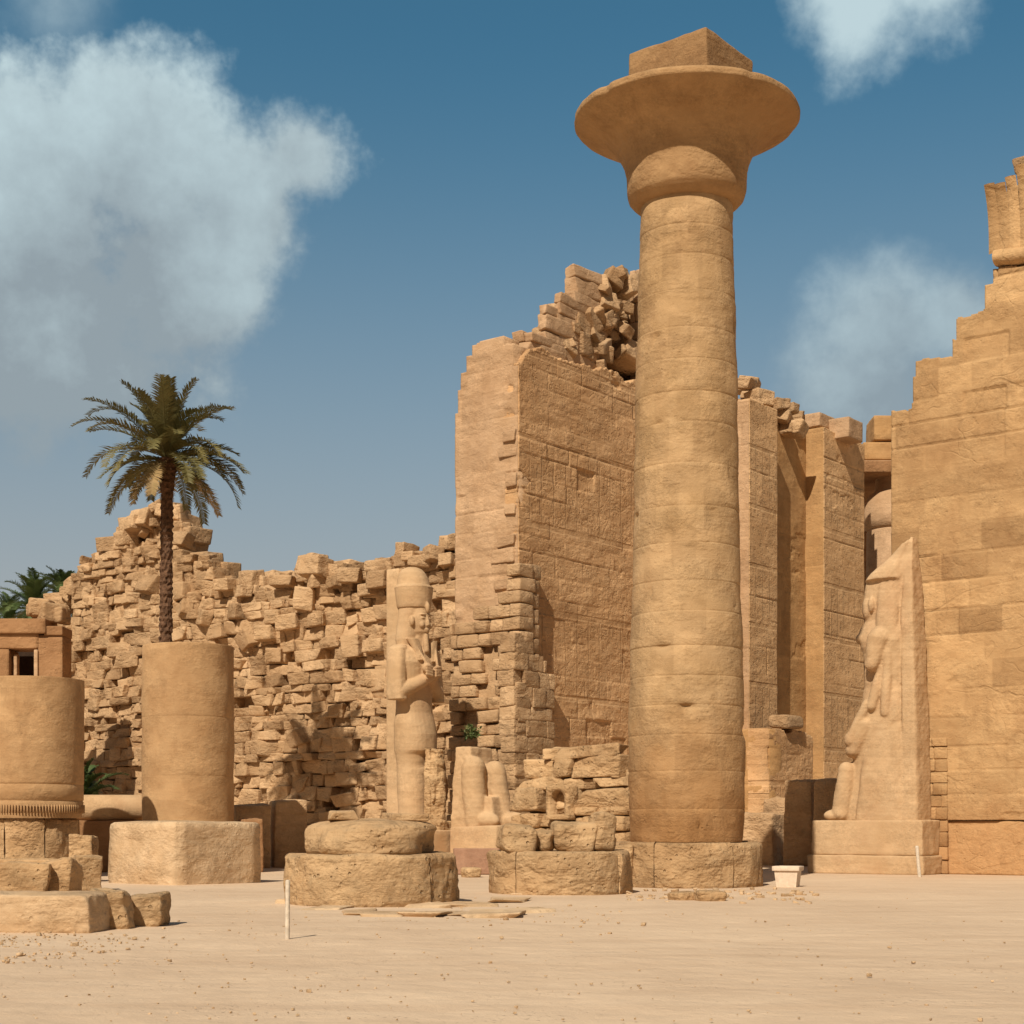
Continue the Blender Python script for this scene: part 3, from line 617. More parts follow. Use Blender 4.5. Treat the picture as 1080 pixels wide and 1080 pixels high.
# upper stepped courses, set back
b = Buf()
for (a0, a1, ytop, ybot, dU) in ((543, 572, 344, 390, 1.3), (568, 586, 320, 385, 2.4), (583, 606, 298, 380, 3.2), (596, 640, 276, 380, 4.4), (618, 652, 290, 360, 5.0)):
    U_ = FU+dU; va, vb2 = onU(U_, a1)[0], onU(U_, a0)[0]; zt = onU(U_, (a0+a1)/2, ytop)[1]; zb = onU(U_, (a0+a1)/2, ybot)[1]-1
    va = max(va, VS+.35)
    masonry(b, 'v', U_, va, vb2, lambda s, zt=zt, va=va: zt-.25*max(0, math.sin(s*2.3+va)), .56, (.5, 1.4), 2.4, .10, gap=.0, rnd=.045, noi=.06, jit=.16, z0=zb, tilt=.025, chvar=.3, tpl=T8)
b.make('upper_courses', M['wall'], tw)
b = Buf()
st_ = interp([onV(VS, a, y) for a, y in [(548, 380), (558, 370), (570, 366), (580, 372), (600, 384), (625, 388), (650, 398), (668, 405), (700, 400), (760, 395)]])
U1 = onV(VS, 725)[0]
core(b, 'u', VS, st_, FU+.4, U1, .5, 2.4, .3)
sheet(b, 'u', VS, FU+.05, U1, st_, .74, (.9, 2.4), chip=(1., 0), jvis=.5, jd=.03, off=.016, seed=8., ero=.02, scar=.42, scard=.12, ragged=.35)
b.make('side_wall', M['side'], tw)
b = Buf(); ct = interp([onV(VS+1.3, a, y) for a, y in [(590, 350), (600, 330), (620, 305), (640, 292), (664, 300), (760, 330)]])
masonry(b, 'u', VS+1.3, FU+4.2, U1, ct, .7, (.7, 1.4), 1.6, .15, gap=.01, rnd=.08, noi=.06, jit=.2, z0=15, tilt=.05, chvar=.3); b.make('rubble_core', M['rubble'], tw)
# lower pier that stands proud of the side
b = Buf(); ptop = interp([(FU-1.0, 8.3), (FU+1.6, 8.3)])
pf_ = interp([onU(FU-1, a, y) for a, y in [(484, 655), (500, 640), (520, 628), (530, 600), (545, 588), (560, 640), (590, 660)]])
v_end = onU(FU-1, 470)[0]
core(b, 'v', FU-1, pf_, 38.75, v_end, .5, .6, .9)
masonry(b, 'v', FU-1, 37.9, v_end, pf_, .52, (.5, 1.2), 1.0, .12, batter=.03, gap=.03, rnd=.06, noi=.04, jit=.09, tilt=.02, miss=.05)
masonry(b, 'v', FU-.4, 37.95, v_end, pf_, .6, (.7, 1.3), 1.0, .05, batter=.02, gap=.03, rnd=.06, noi=.04, jit=.05)
b.make('broken_pier', M['rubble'], tw)
b = Buf(); pt2 = interp([(FU-1, 9.0), (FU-.2, 9.2), (FU+.4, 8.4), (FU+1.6, 7.6)])
masonry(b, 'u', 37.9, FU-.98, FU+1.6, pt2, .62, (.7, 1.6), .8, .012, gap=.004, rnd=.03, noi=.04, jit=.07, pop=.2, popd=.08, chvar=.3, tpl=T8)
b.make('pier_side', M['rubble'], tw)
# core rubble seen above the side wall
random.seed(9)
for k in range(46):
    px = random.uniform(590, 664); ylo = 398; yhi = 285 if px > 630 else 330
    py = random.uniform(yhi, ylo); U_ = FU+3.8+(px-590)/74*4.6+random.uniform(-.3, .3); V, z = onU(U_, px, py); V = max(V, VS+.1)
    tumbled(U_, V, z, random.uniform(.5, 1.0), .4, 'jumbled core stone in the gap at the top of the tower left of the column', 'stone block', 'core stones spilling at the top of the tower', M['rubble'], .3)
for px, y0, y1 in ((669, 286, 420), ):                  # thin lit pier beside the column
    U_ = FU+9.4; va = onU(U_, 686)[0]; vb2 = onU(U_, 664)[0]
    b = Buf(); zt = onU(U_, 670, 286)[1]; masonry(b, 'v', U_, va, vb2, lambda s: zt, .8, (.8, 1.2), 1.2, .03, gap=.02, rnd=.04, noi=.02); b.make('inner_pier', M['wall'], tw)
# back rubble right of the column
for k in range(30):
    t = random.random(); px = 782+t*58; crest_ = np.interp(px, [782, 800, 820, 842], [386, 408, 412, 428]); py = crest_+8+random.random()*34
    if px > 820: py = min(py, 450)
    U_ = 65.5+random.uniform(-.6, 1.8)+t*2; V, z = onU(U_, px, py)
    tumbled(U_, V, z-.15, random.uniform(.55, .95), .2, 'broken core stone piled above the carved wall right of the column', 'stone block', 'core stones above the carved gate wall', M['rubble'], .25)

# ------------------------------------------------------------------ gateway side (left jamb), seen right of the column
gw = empty('gateway_wall', W(66, 36), 'carved gateway jamb with two tall projecting pilasters between the column and the right tower', 'gateway')
random.seed(31)
VP = 35.0; UA = onV(VP, 790)[0]; UB = onV(VP, 820)[0]; zA = onV(VP, 800, 424)[1]
def slab(name, U0, U1, Va_, Vb_, z0, z1, mat_f, mat_s, ch=1.0, batter=0.):
    """pilaster: lit narrow front (faces -u) and carved side (faces -v)"""
    b = Buf(); sheet(b, 'v', U0, Va_+.03, Vb_, lambda s: z1, ch, (2, 3), z0=z0, res=.045, jvis=.45, jd=.025, off=.006, ero=.006, seed=U0, ret=.3, ragged=.05); b.make(name+'_front', mat_f, gw)
    b = Buf(); bt = batter
    prism(b, 'u', Va_+.4, [(U0+.29, z0), (U1, z0), (U1, z1-.1), (U0+.29, z1-.1)], Vb_-Va_)
    sheet(b, 'u', Va_, U0+.04, U1, lambda s: z1, ch*1.15, (2.2, 6), z0=z0, res=.045, jvis=.6, jd=.03, off=.008, ero=.010, scar=.1, scard=.05, chip=(.15, .3), chipd=.10, seed=U0+4, ret=.38, ragged=.12); b.make(name+'_side', mat_s, gw)
slab('pilaster', UA, UB, VP, VP+3.5, 0, zA, M['wall'], M['relief'])
UC = onV(VP+1, 850)[0]; UD = onV(VP+.05, 912)[0]; zB = onV(VP+1, 835, 452)[1]
b = Buf(); sheet(b, 'u', VP+1, UB, UC+.1, lambda s: zB, .95, (1.1, 2.4), res=.06, jvis=.4, jd=.025, off=.006, ero=.012, scar=.15, scard=.05, seed=14., ret=.6); prism(b, 'u', VP+1.7, [(UB, 0), (UD, 0), (UD, zB-.2), (UB, zB-.2)], 3); b.make('recess_wall', M['gateorange'], gw)
zC = onU(UC, 858, 452)[1]
slab('pilaster', UC, UD, VP+.07, VP+1.1, 0, zC, M['gateorange'], M['relief'])
b = Buf()
for (a0, a1, y0, y1, dU) in ((838, 866, 439, 454, .35), (866, 896, 444, 466, 1.3)):
    U_ = UC+dU; va = onU(U_, a1)[0]; vb2 = onU(U_, a0)[0]; zt = onU(U_, a0, y0)[1]; zb = onU(U_, a0, y1)[1]
    b.block(W(U_+.7, (va+vb2)/2, (zt+zb)/2), (vb2-va-.02, 1.6, zt-zb), AXV, rnd=.05, noi=.03, jit=.04, tpl=T8)
b.make('top_block', M['wall'], gw)
b = Buf(); p = onV(VP, 899, 450); zt = onV(VP, 900, 448)[1]
sheet(b, 'u', VP+.25, UD-1.1, UD+.05, lambda s: zt, .95, (1.3, 2), z0=zt-3.2, jvis=.4, seed=17., ret=.8); b.make('end_slab', M['brown'], gw)
# low thickened foot of the first pilaster
b = Buf(); zf = onU(UA-1.0, 800, 768)[1]; v0_ = onU(UA-1, 811)[0]
sheet(b, 'v', UA-1.0, v0_, v0_+3, lambda s: zf, 1.1, (1.2, 2.2), jvis=.5, jd=.025, chip=(.6, 0), seed=19., ero=.015, scar=.2, scard=.08); b.make('foot_front', M['gateorange'], gw)
b = Buf(); sheet(b, 'u', v0_, UA-1.0, UA+3.0, lambda s: zf, .9, (1.1, 2.2), jvis=.6, chip=(.6, 0), seed=23., ero=.03, scar=.45, scard=.12, ragged=.25); b.make('foot_side', M['side'], gw)
fo = Buf(); fo.block(W(UA+.9, v0_+.2, zf+.35), (1.4, .9, .6), AXU, rnd=.15, noi=.07, jit=.2, tpl=T8); o = fo.make('stone_fragment', M['rubble']); origin(o, W(UA+.9, v0_+.2, zf+.05)); tag(o, 'ragged stone lying on the ledge beside the tall column', 'stone fragment')
# floodlight
fl = empty('floodlight', at(900, 447, 78), 'small dark floodlight on top of the gateway jamb', 'floodlight'); p = at(900, 447, 78)
b = Buf(); b.block(p, (.36, .3, .3), rot3(.4, 0, .3), rnd=.04, noi=0); b.make('lamp_head', M['metal'], fl)
b = Buf(); b.block(p-zz*.32+np.array([.08, 0, 0]), (.08, .08, .5), np.eye(3), rnd=.02, noi=0); b.block(p-zz*.52+np.array([.05,0,0]), (.3, .3, .05), np.eye(3), rnd=.01, noi=0); b.make('bracket', M['metal'], fl)
# low stones at the foot of the gateway
for (U_, px, ytop, w_, d_, nm) in ((57, 800, 858, 1.9, 1.2, 'low dressed block in shade just right of the column foot'), (58.5, 826, 842, 1.2, 1.2, 'dark upright block in the shadow of the gateway'), (56.5, 848, 822, 1.2, 1.1, 'tall squared block in shadow left of the colossus pedestal'), (55.2, 880, 822, 1.4, 1.1, 'rough rubble lump behind the colossus leg')):
    V, zt = onU(U_, px, ytop); rock('gate_stone', W(U_, V), (w_, d_, zt), TY, M['rubble'], nm, rnd=.08 if px != 880 else .3, noi=.08, jit=.05)

# ------------------------------------------------------------------ right pylon tower
rt = empty('pylon_tower', W(FU+3, 18), 'huge stepped pylon tower with faint reliefs filling the right edge', 'tower')
random.seed(41)
vE = onU(FU, 940)[0]; vR = onU(FU, 1230)[0]
prof_r = [(940, 433), (962, 424), (963, 398), (966, 382), (986, 378), (1004, 356), (1008, 333), (1031, 327), (1038, 300), (1047, 284)]
tops = [(-50, onU(FU, 1047, 284)[1])]
stp = [(onU(FU, a)[0], onU(FU, a, y)[1]) for a, y in prof_r]
def rtop(s):
    z = 0
    # V decreases to the right; each step holds from its V to smaller values
    for (vv, zt) in stp:
        if s <= vv: z = max(z, zt)
    return z
b = Buf(); core(b, 'v', FU, lambda s: rtop(s), vR, vE, .6, 9, .45, n=160)
sheet(b, 'v', FU, vR, vE, rtop, .86, (1.1, 2.8), z0=1.75, res=.045, chvar=.16, jvis=.60, jd=.035, off=.010, ero=.014, scar=.22, scard=.06, chip=(0, .25), seed=31., ragged=.16)
b.make('front_wall', M['facade'], rt)
b = Buf(); zl = 1.72; ve2 = onU(FU, 994)[0]
sheet(b, 'v', FU+.09, vR, ve2, lambda s: zl, 1.75, (2.0, 3.6), res=.06, jvis=.45, jd=.03, ero=.02, scar=.2, scard=.06, seed=37., chvar=.0, ret=.8); 
masonry(b, 'v', FU+.05, ve2, vE, lambda s: zl, .45, (.5, 1.0), 1.0, .04, gap=.02, rnd=.05, noi=.03, chvar=.1); b.make('plinth', M['facade'], rt)
# broken reliefs strip beside the colossus
b = Buf(); va = onU(FU-.12, 998)[0]; vb2 = onU(FU-.12, 972)[0]
masonry(b, 'v', FU-.06, va, vb2, lambda s: onU(FU, 985, 780)[1], .42, (.35, .8), .5, .02, gap=.006, rnd=.03, noi=.03, z0=0, jit=.08); b.make('patched_strip', M['facade'], rt)
# torus moulding and cavetto cornice fragment
vt0 = onU(FU-.3, 1046)[0]; b = Buf()
zt = onU(FU-.3, 1060, 268)[1]; n = 40; L_ = vt0-vR
for k in range(1):
    th = np.linspace(0, 2*math.pi, 20, endpoint=False); rows = []; ss = np.linspace(vR, vt0, n)
    for s in ss: rows.append([W(FU+.05-.32*math.cos(t), s, zt+.26*math.sin(t)+.05*math.sin(s*3)) for t in th])
    P = np.array(rows).reshape(-1, 3); P += wob(P, 2, 3)[:, None]*.03*np.array([1, 1, 1]); Fc = [(i*20+j, (i+1)*20+j, (i+1)*20+(j+1) % 20, i*20+(j+1) % 20) for i in range(n-1) for j in range(20)]
    b.add(P, np.array(Fc), .8); b.add(P[-20:], np.array([[0, j, j+1] for j in range(1, 19)]), .8)
b.make('torus_moulding', M['facade'], rt)
b = Buf(); zc0 = zt+.2; zc1 = onU(FU-.2, 1055, 196)[1]; cols_ = np.arange(vR, vt0-.05, .34)
for s in cols_[::-1]:                                    # fluted cavetto leaves
    rows = []; hh = zc1+.06*math.sin(s*5)+ min(.9, max(0, (vt0-.5-s)*.6))
    for t in np.linspace(0, 1, 9):
        o_ = .12 + .42*t**3; z = zc0+(hh-zc0)*t
        for q in np.linspace(0, 1, 5):
            r_ = .035*math.sin(q*math.pi); rows.append(W(FU+.1-o_-r_, s+q*.345, z))
    P = np.array(rows); Fc = [(i*5+j, i*5+j+1, (i+1)*5+j+1, (i+1)*5+j) for i in range(8) for j in range(4)]
    b.add(P, np.array(Fc)[:, ::-1], random.random()); 
prism(b, 'v', FU+.12, [(vR, zc0-.4), (vt0-.02, zc0-.4), (vt0-.05, zc1-.2), (vt0-1.2, zc1+.2), (vR, zc1+.6)], 2.5)
b.make('cornice', M['facade'], rt)
V, z = onU(FU, 1079, 172); tumbled(FU+.3, V-.1, z, .85, .2, 'rounded boulder perched on the very top of the right tower', 'boulder', None, M['rubble'])

# ------------------------------------------------------------------ hall glimpsed through the gateway
hc = W(80, 30.2); pxc = CX+F*hc[0]/hc[1]
hall_Y = 84.; HC = at(943, 0, hall_Y)*np.array([1, 1, 0])
hl = empty('hall_column', HC, 'great bulging hall column glimpsed in the gap beside the right tower', 'column')
zc = lambda py: EYE+(HZ-py)/F*hall_Y
b = Buf(); lathe(b, HC, [(1.45, 0), (1.5, 3), (1.42, zc(562)), (1.36, zc(560))], 80, .01); b.make('shaft', M['wall'], hl)
b = Buf(); lathe(b, HC, [(1.3, zc(561)), (1.5, zc(558)), (1.62, zc(553)), (1.68, zc(545)), (1.55, zc(532)), (1.3, zc(523)), (1.0, zc(519)), (.9, zc(495))], 80, .01); b.make('capital', M['wall'], hl)
ar = empty('hall_architrave', at(925, 500, hall_Y-.5), 'stone architrave and broken blocks above the dark gap beside the right tower', 'architrave')
b = Buf(); Yh = hall_Y
def facing_block(b, px0, px1, py0, py1, Y, d_, rn=.05):
    p0 = at(px0, py1, Y); p1 = at(px1, py0, Y); s = p1-p0; b.block((p0+p1)/2+np.array([0, d_/2, 0]), (abs(s[0]), d_, abs(s[2])), rotz(.0), rnd=rn, noi=.03, jit=.03, tpl=T8)
facing_block(b, 905, 990, 485, 497, 82.5, 3); b.make('beam', M['wall'], ar)
b = Buf(); facing_block(b, 911, 990, 466, 484.5, 82.8, 2); facing_block(b, 922, 990, 438, 464, 83, 2); b.make('broken_course', M['gateorange'], ar)
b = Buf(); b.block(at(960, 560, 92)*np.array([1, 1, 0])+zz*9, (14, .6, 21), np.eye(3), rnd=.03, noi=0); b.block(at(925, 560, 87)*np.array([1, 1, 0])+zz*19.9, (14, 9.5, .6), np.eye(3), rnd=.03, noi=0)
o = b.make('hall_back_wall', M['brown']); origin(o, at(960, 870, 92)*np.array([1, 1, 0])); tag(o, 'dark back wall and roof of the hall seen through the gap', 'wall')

# ------------------------------------------------------------------ statues: primitives fused into one skin
def sculpt(name, prims, frame, base, mat, parent, voxel=.045, rough=.0, smooth=2, nsc=2.):
    """prims in (f, l, z): ('e', c, r) ellipsoid, ('c', p0, p1, r0, r1[, flat]) capsule, ('b', c, h, tilt) box"""
    bm = bmesh.new(); f, l = frame
    for q in prims:
        g_ = bmesh.new()
        if q[0] == 'e':
            bmesh.ops.create_icosphere(g_, subdivisions=3, radius=1)
            for w_ in g_.verts: w_.co = Vector((w_.co.x*q[2][0]+q[1][0], w_.co.y*q[2][1]+q[1][1], w_.co.z*q[2][2]+q[1][2]))
        elif q[0] == 'c':
            p0, p1 = Vector(q[1]), Vector(q[2]); r0, r1 = q[3], q[4]; fl_ = q[5] if len(q) > 5 else 1.; d = (p1-p0); L = d.length
            X = d.normalized(); Y_ = X.cross(Vector((1, 0, 0))) if abs(X.x) < .9 else X.cross(Vector((0, 0, 1))); Y_.normalize(); Z_ = X.cross(Y_)
            bmesh.ops.create_uvsphere(g_, u_segments=20, v_segments=14, radius=1)
            for w_ in g_.verts:
                z_ = w_.co.z; r = r1 if z_ > 0 else r0; ext = L/2 if z_ > 1e-4 else (-L/2 if z_ < -1e-4 else 0)
                rr_ = (r0+r1)/2 if abs(z_) < 1e-4 else r
                w_.co = (p0+p1)/2 + X*(z_*r+ext) + Y_*(w_.co.y*rr_) + Z_*(w_.co.x*rr_*fl_)
        elif q[0] == 'l':                                # loft: (z, cf, rf, cl, rl[, exponent])
            nn = 28; prev = None
            for st in q[1]:
                ex = st[5] if len(st) > 5 else 2.; ring_ = []
                for k in range(nn):
                    a = 2*math.pi*k/nn; ca, sa = math.cos(a), math.sin(a)
                    ring_.append(g_.verts.new((st[1]+st[2]*math.copysign(abs(ca)**(2/ex), ca), st[3]+st[4]*math.copysign(abs(sa)**(2/ex), sa), st[0])))
                if prev:
                    for k in range(nn): g_.faces.new((prev[k], prev[(k+1) % nn], ring_[(k+1) % nn], ring_[k]))
                else: g_.faces.new(ring_[::-1])
                prev = ring_
            g_.faces.new(prev)
        else:
            bmesh.ops.create_cube(g_, size=2); Rm = Matrix.Rotation(q[3] if len(q) > 3 else 0, 3, 'Y')
            for w_ in g_.verts:
                k = q[4] if len(q) > 4 else 1.; sc = k if w_.co.z > 0 else 1.
                w_.co = Rm @ Vector((w_.co.x*q[2][0]*sc, w_.co.y*q[2][1]*sc, w_.co.z*q[2][2])) + Vector(q[1])
        tmp = bpy.data.meshes.new('t'); g_.to_mesh(tmp); g_.free(); bm.from_mesh(tmp); bpy.data.meshes.remove(tmp)
    me = bpy.data.meshes.new(name); bm.to_mesh(me); bm.free()
    o = bpy.data.objects.new(name, me); COL.objects.link(o)
    r_ = o.modifiers.new('r', 'REMESH'); r_.mode = 'VOXEL'; r_.voxel_size = voxel; r_.use_smooth_shade = True
    s_ = o.modifiers.new('s', 'SMOOTH'); s_.factor = .5; s_.iterations = smooth
    dg = bpy.context.evaluated_depsgraph_get(); dg.update(); ev = bpy.data.meshes.new_from_object(o.evaluated_get(dg)); bpy.data.objects.remove(o); bpy.data.meshes.remove(me)
    n = len(ev.vertices); P = np.empty(n*3); ev.vertices.foreach_get('co', P); P = P.reshape(-1, 3)
    if rough:
        Nn = np.empty(n*3); ev.vertices.foreach_get('normal', Nn); Nn = Nn.reshape(-1, 3); P = P + Nn*(wob(P, nsc, 1.)*rough + np.minimum(0, wob(P, nsc*.45, 4.)-.2)*rough*2)[:, None]
    Q = P[:, :1]*np.array(f) + P[:, 1:2]*np.array(l) + P[:, 2:]*zz + np.array(base)
    ev.vertices.foreach_set('co', Q.ravel()); ev.name = name; ev.update()
    if np.dot(np.cross(f, l), zz) < 0: ev.flip_normals()
    a_ = ev.attributes.get('tint') or ev.attributes.new('tint', 'FLOAT', 'POINT'); a_.data.foreach_set('value', np.full(n, .6, np.float32))
    ev.materials.clear(); return link(name, ev, mat, parent)

PS = at(437, 0, 59.)*np.array([1, 1, 0])
ps = empty('royal_statue', PS, 'standing royal statue with crossed arms and tall crown before the ruined wall', 'statue')
fr = (-v, u*1.0)        # faces -v ; l = u (its left hand side away)
def statue_prims():
    p = []
    p += [('l', [(1.45, .05, .60, 0, .62, 2.6), (2.2, .02, .56, 0, .62, 2.4), (3.0, .0, .57, 0, .66, 2.3), (3.8, .0, .55, 0, .70, 2.3), (4.15, .02, .60, 0, .76, 2.3), (4.3, .06, .70, 0, .80, 2.4), (4.9, .06, .70, 0, .83, 2.3), (5.3, .02, .64, 0, .83, 2.3), (5.7, .0, .55, 0, .78, 2.2), (6.2, .0, .52, 0, .76, 2.2), (6.9, .03, .58, 0, .88, 2.3), (7.5, .06, .60, 0, 1.0, 2.3), (7.9, .04, .50, 0, .98, 2.3), (8.15, .0, .34, 0, .6, 2.)])]
    p += [('e', (.30, .24, 1.62), (.85, .26, .22)), ('e', (.30, -.24, 1.62), (.85, .26, .22)), ('e', (.30, 0, 3.55), (.30, .5, .30))]
    for s in (-1, 1):
        p += [('l', [(8.12, -.02, .22, s*.78, .20, 2.5), (8.0, -.02, .34, s*.88, .28, 2.8), (7.6, .0, .36, s*.96, .27, 3.), (6.9, .03, .36, s*1.02, .26, 3.), (6.3, .06, .38, s*1.04, .27, 3.2), (6.12, .10, .36, s*1.04, .26, 3.2)])]
        p += [('c', (.22, s*.98, 6.42), (.74, -s*.10, 7.02 + (.12 if s > 0 else 0)), .28, .21), ('e', (.82, -s*.24, 7.16+(.12 if s > 0 else 0)), (.17, .20, .21))]
        for k in range(4): p.append(('c', (.95, -s*.10, 7.0+.10*k), (.93, -s*.38, 7.04+.10*k), .052, .048))
        p.append(('c', (.86, -s*.26, 6.9), (.84, -s*.30, 7.45), .06, .055)); p.append(('c', (.84, -s*.30, 7.45), (.56, -s*.52, 8.05), .055, .05))
        p += [('l', [(7.55, .62, .07, s*.36, .15, 3.), (8.0, .50, .12, s*.42, .20, 3.), (8.35, .36, .2, s*.52, .22, 3.)]), ('e', (.30, s*.47, 9.0), (.10, .09, .19)), ('e', (.58, s*.17, 9.12), (.06, .10, .035)), ('e', (.56, s*.22, 8.86), (.10, .10, .12))]
    p += [('l', [(8.05, -.10, .34, 0, .70, 2.6), (8.35, -.10, .42, 0, .74, 2.6), (8.8, -.10, .42, 0, .67, 2.6), (9.2, -.08, .44, 0, .60, 2.4), (9.45, -.04, .52, 0, .56, 2.2), (9.58, -.03, .58, 0, .57, 2.), (9.62, -.03, .5, 0, .5, 2.)])]
    p += [('l', [(8.0, .10, .34, 0, .34), (8.4, .16, .32, 0, .32), (8.5, .30, .24, 0, .22), (8.62, .31, .31, 0, .30), (8.85, .30, .34, 0, .36), (9.1, .28, .35, 0, .39), (9.35, .24, .36, 0, .40), (9.5, .2, .36, 0, .40)])]
    p += [('l', [(8.83, .66, .07, 0, .085), (8.90, .66, .075, 0, .08), (9.2, .60, .05, 0, .04)]), ('e', (.57, .17, 9.24), (.08, .14, .035)), ('e', (.57, -.17, 9.24), (.08, .14, .035)), ('e', (.61, 0, 8.70), (.07, .15, .03)), ('e', (.60, 0, 8.63), (.07, .12, .03)), ('c', (.54, 0, 8.48), (.58, 0, 7.95), .10, .12)]
    return p
def crown_prims():
    p = []
    p.append(('l', [(9.5, -.02, .60, 0, .60), (9.62, -.02, .64, 0, .64), (10.2, -.02, .71, 0, .71), (10.3, -.02, .70, 0, .70), (10.33, -.04, .62, 0, .62), (10.6, -.07, .58, 0, .58), (10.8, -.1, .5, 0, .5), (10.95, -.12, .38, 0, .38), (11.03, -.13, .2, 0, .2)]))
    p += [('e', (-.02, 0, 10.27), (.74, .74, .06)), ('e', (.64, 0, 9.5), (.09, .08, .2))]
    return p
sculpt('body', statue_prims(), fr, PS, M['statue'], ps, .028, .006, 1)
sculpt('crown', crown_prims(), fr, PS, M['statue'], ps, .035, .006, 1)
b = Buf(); FA = np.array([-v, u, zz])
b.block(PS + v*.72 + zz*6.2, (.62, .80, 9.6), FA, rnd=.04, noi=.02, tpl=T8); b.make('back_pillar', M['statue'], ps)
b = Buf(); b.block(PS + zz*.7 + v*(-.15), (3.2, 2.3, 1.42), FA, rnd=.06, noi=.03, tpl=T8); b.make('pedestal', M['statue'], ps)
sculpt('small_figure', [('c', (0, 0, 1.6), (0, 0, 3.0), .26, .28), ('e', (0, 0, 3.2), (.24, .36, .4)), ('e', (0, 0, 3.85), (.22, .20, .26)), ('b', (-.05, 0, 3.75), (.2, .27, .36), 0, .8), ('c', (0, .34, 3.3), (.05, .36, 2.5), .10, .08), ('c', (0, -.34, 3.3), (.05, -.36, 2.5), .10, .08), ('b', (-.26, 0, 2.9), (.14, .34, 1.5)), ('b', (0, 0, 4.2), (.17, .2, .14), 0, 1.15), ('b', (0, 0, 1.55), (.42, .42, .2))], fr, PS + (-v)*1.15, M['base'], ps, .04, .05, 1, 5)

# leg remains of a second colossus on its pedestal
LG = W(45.2, onU(45.2, 517)[0]); lg = empty('statue_remains', LG, 'broken statue remains, only shins and feet on a pedestal, right of the crowned statue', 'statue')
zp = 1.6
b = Buf(); b.block(LG+zz*(zp/2-.1), (2.1, 2.0, zp+.1), FA, rnd=.08, noi=.05, jit=.04, tpl=T8); b.make('pedestal', M['statue'], lg)
sculpt('legs', [('c', (-.25, -.5, zp), (-.35, -.5, 3.6), .42, .44), ('c', (.35, .3, zp), (.0, .3, 3.5), .36, .42), ('e', (.05, -.5, zp+.15), (.75, .3, .3)), ('e', (.75, .3, zp+.15), (.75, .3, .3)), ('b', (-.75, 0, 2.9), (.45, .85, 1.5), .0, .75), ('b', (0, -.1, 2.0), (.6, .5, .6), 0, .7)], fr, LG, M['statue'], lg, .045, .03, 2, 3)

# colossus beside the right tower
PU = 49.35; SV = 22.3
SB = W(PU, SV); cs = empty('colossus', SB, 'weathered striding colossus in profile leaning on its back pillar against the right tower', 'statue')
fr2 = (v, -u)           # faces +v, its right side (towards the viewer) is l>0
def f_(px): return onU(PU, px)[0]-SV
def z_(py): return EYE+(HZ-py)/F*52.6
sil = [(866, 877), (860, 880), (850, 886), (838, 893), (825, 897), (808, 901), (795, 903), (780, 903), (768, 905), (758, 909), (745, 911), (725, 914), (700, 915), (688, 914), (676, 911), (668, 909), (662, 910), (654, 914), (640, 912), (622, 914), (610, 917), (600, 926), (590, 937), (580, 949), (571, 959)]
ths = {866: .46, 850: .48, 825: .46, 795: .56, 768: .62, 745: .58, 725: .52, 700: .62, 676: .74, 668: .66, 654: .44, 640: .46, 622: .50, 610: .52, 600: .44, 571: .22}
tk = sorted(ths); st_l = []
for (py, px) in sil:
    fr_, bk = f_(px), f_(958 if py > 600 else 962); th_ = float(np.interp(py, tk, [ths[t] for t in tk])); st_l.append((z_(py), (fr_+bk)/2, abs(fr_-bk)/2, 0, th_, 3.2))
cps = [('l', st_l)]
cps += [('l', [(z_(870), f_(966), .30, -.05, .62, 6), (z_(760), f_(965), .28, -.05, .58, 6), (z_(650), f_(962), .24, -.05, .52, 6), (z_(600), f_(962), .17, -.05, .40, 6), (z_(568), f_(963), .05, -.05, .2, 6)])]
# nemes, face, ear
cps += [('e', (f_(921), .18, z_(640)), (.30, .34, .50)), ('e', (f_(926), .50, z_(637)), (.11, .10, .25)), ('e', (f_(926), .53, z_(638)), (.05, .1, .12)), ('l', [(z_(668), f_(941), .40, .15, .52, 3), (z_(640), f_(942), .42, .12, .50, 3), (z_(612), f_(941), .34, .1, .46, 3)])]
cps += [('l', [(z_(612), f_(936), .68, .08, .60, 2.8), (z_(604), f_(939), .56, .08, .58, 2.8), (z_(590), f_(948), .34, .03, .42, 2.6), (z_(574), f_(958), .14, .0, .3, 2.6)])]
# broken shoulder and hanging arm stump, forearm and fist, striding legs, kilt
cps += [('e', (f_(936), .50, z_(674)), (.42, .42, .40)), ('c', (f_(935), .66, z_(676)), (f_(930), .70, z_(701)), .36, .27), ('e', (f_(915), .35, z_(672)), (.24, .3, .22)), ('c', (f_(923), .56, z_(742)), (f_(908), .60, z_(774)), .17, .19), ('e', (f_(906), .58, z_(779)), (.24, .22, .27)), ('c', (f_(937), .52, z_(705)), (f_(928), .60, z_(745)), .2, .17)]
cps += [('c', (f_(918), .40, z_(765)), (f_(907), .42, z_(790)), .36, .30), ('c', (f_(899), .38, z_(812)), (f_(893), .38, z_(856)), .30, .33), ('e', (f_(886), .36, z_(860)), (.40, .3, .2)), ('l', [(z_(868), f_(934), .86, .2, .46, 5), (z_(800), f_(938), .74, .2, .44, 5), (z_(772), f_(942), .55, .2, .42, 4), (z_(764), f_(944), .5, .2, .34, 4)]), ('c', (f_(944), .55, z_(690)), (f_(941), .52, z_(752)), .2, .17)]
sculpt('body', cps, fr2, SB, M['statue'], cs, .036, .016, 1, 4.2)
b = Buf(); va = onU(48.55, 975)[0]; vb2 = onU(48.55, 853)[0]
b.block(W(49.25, (va+vb2)/2, .88+.3), (vb2-va-.15, 1.4, 1.16), AXV, rnd=.05, noi=.04, tpl=T12, nsc=3.2); b.block(W(49.2, (va+vb2)/2, .3), (vb2-va, 1.55, .62), AXV, rnd=.05, noi=.04, tpl=T12, nsc=3.2); b.make('pedestal', M['statue'], cs)

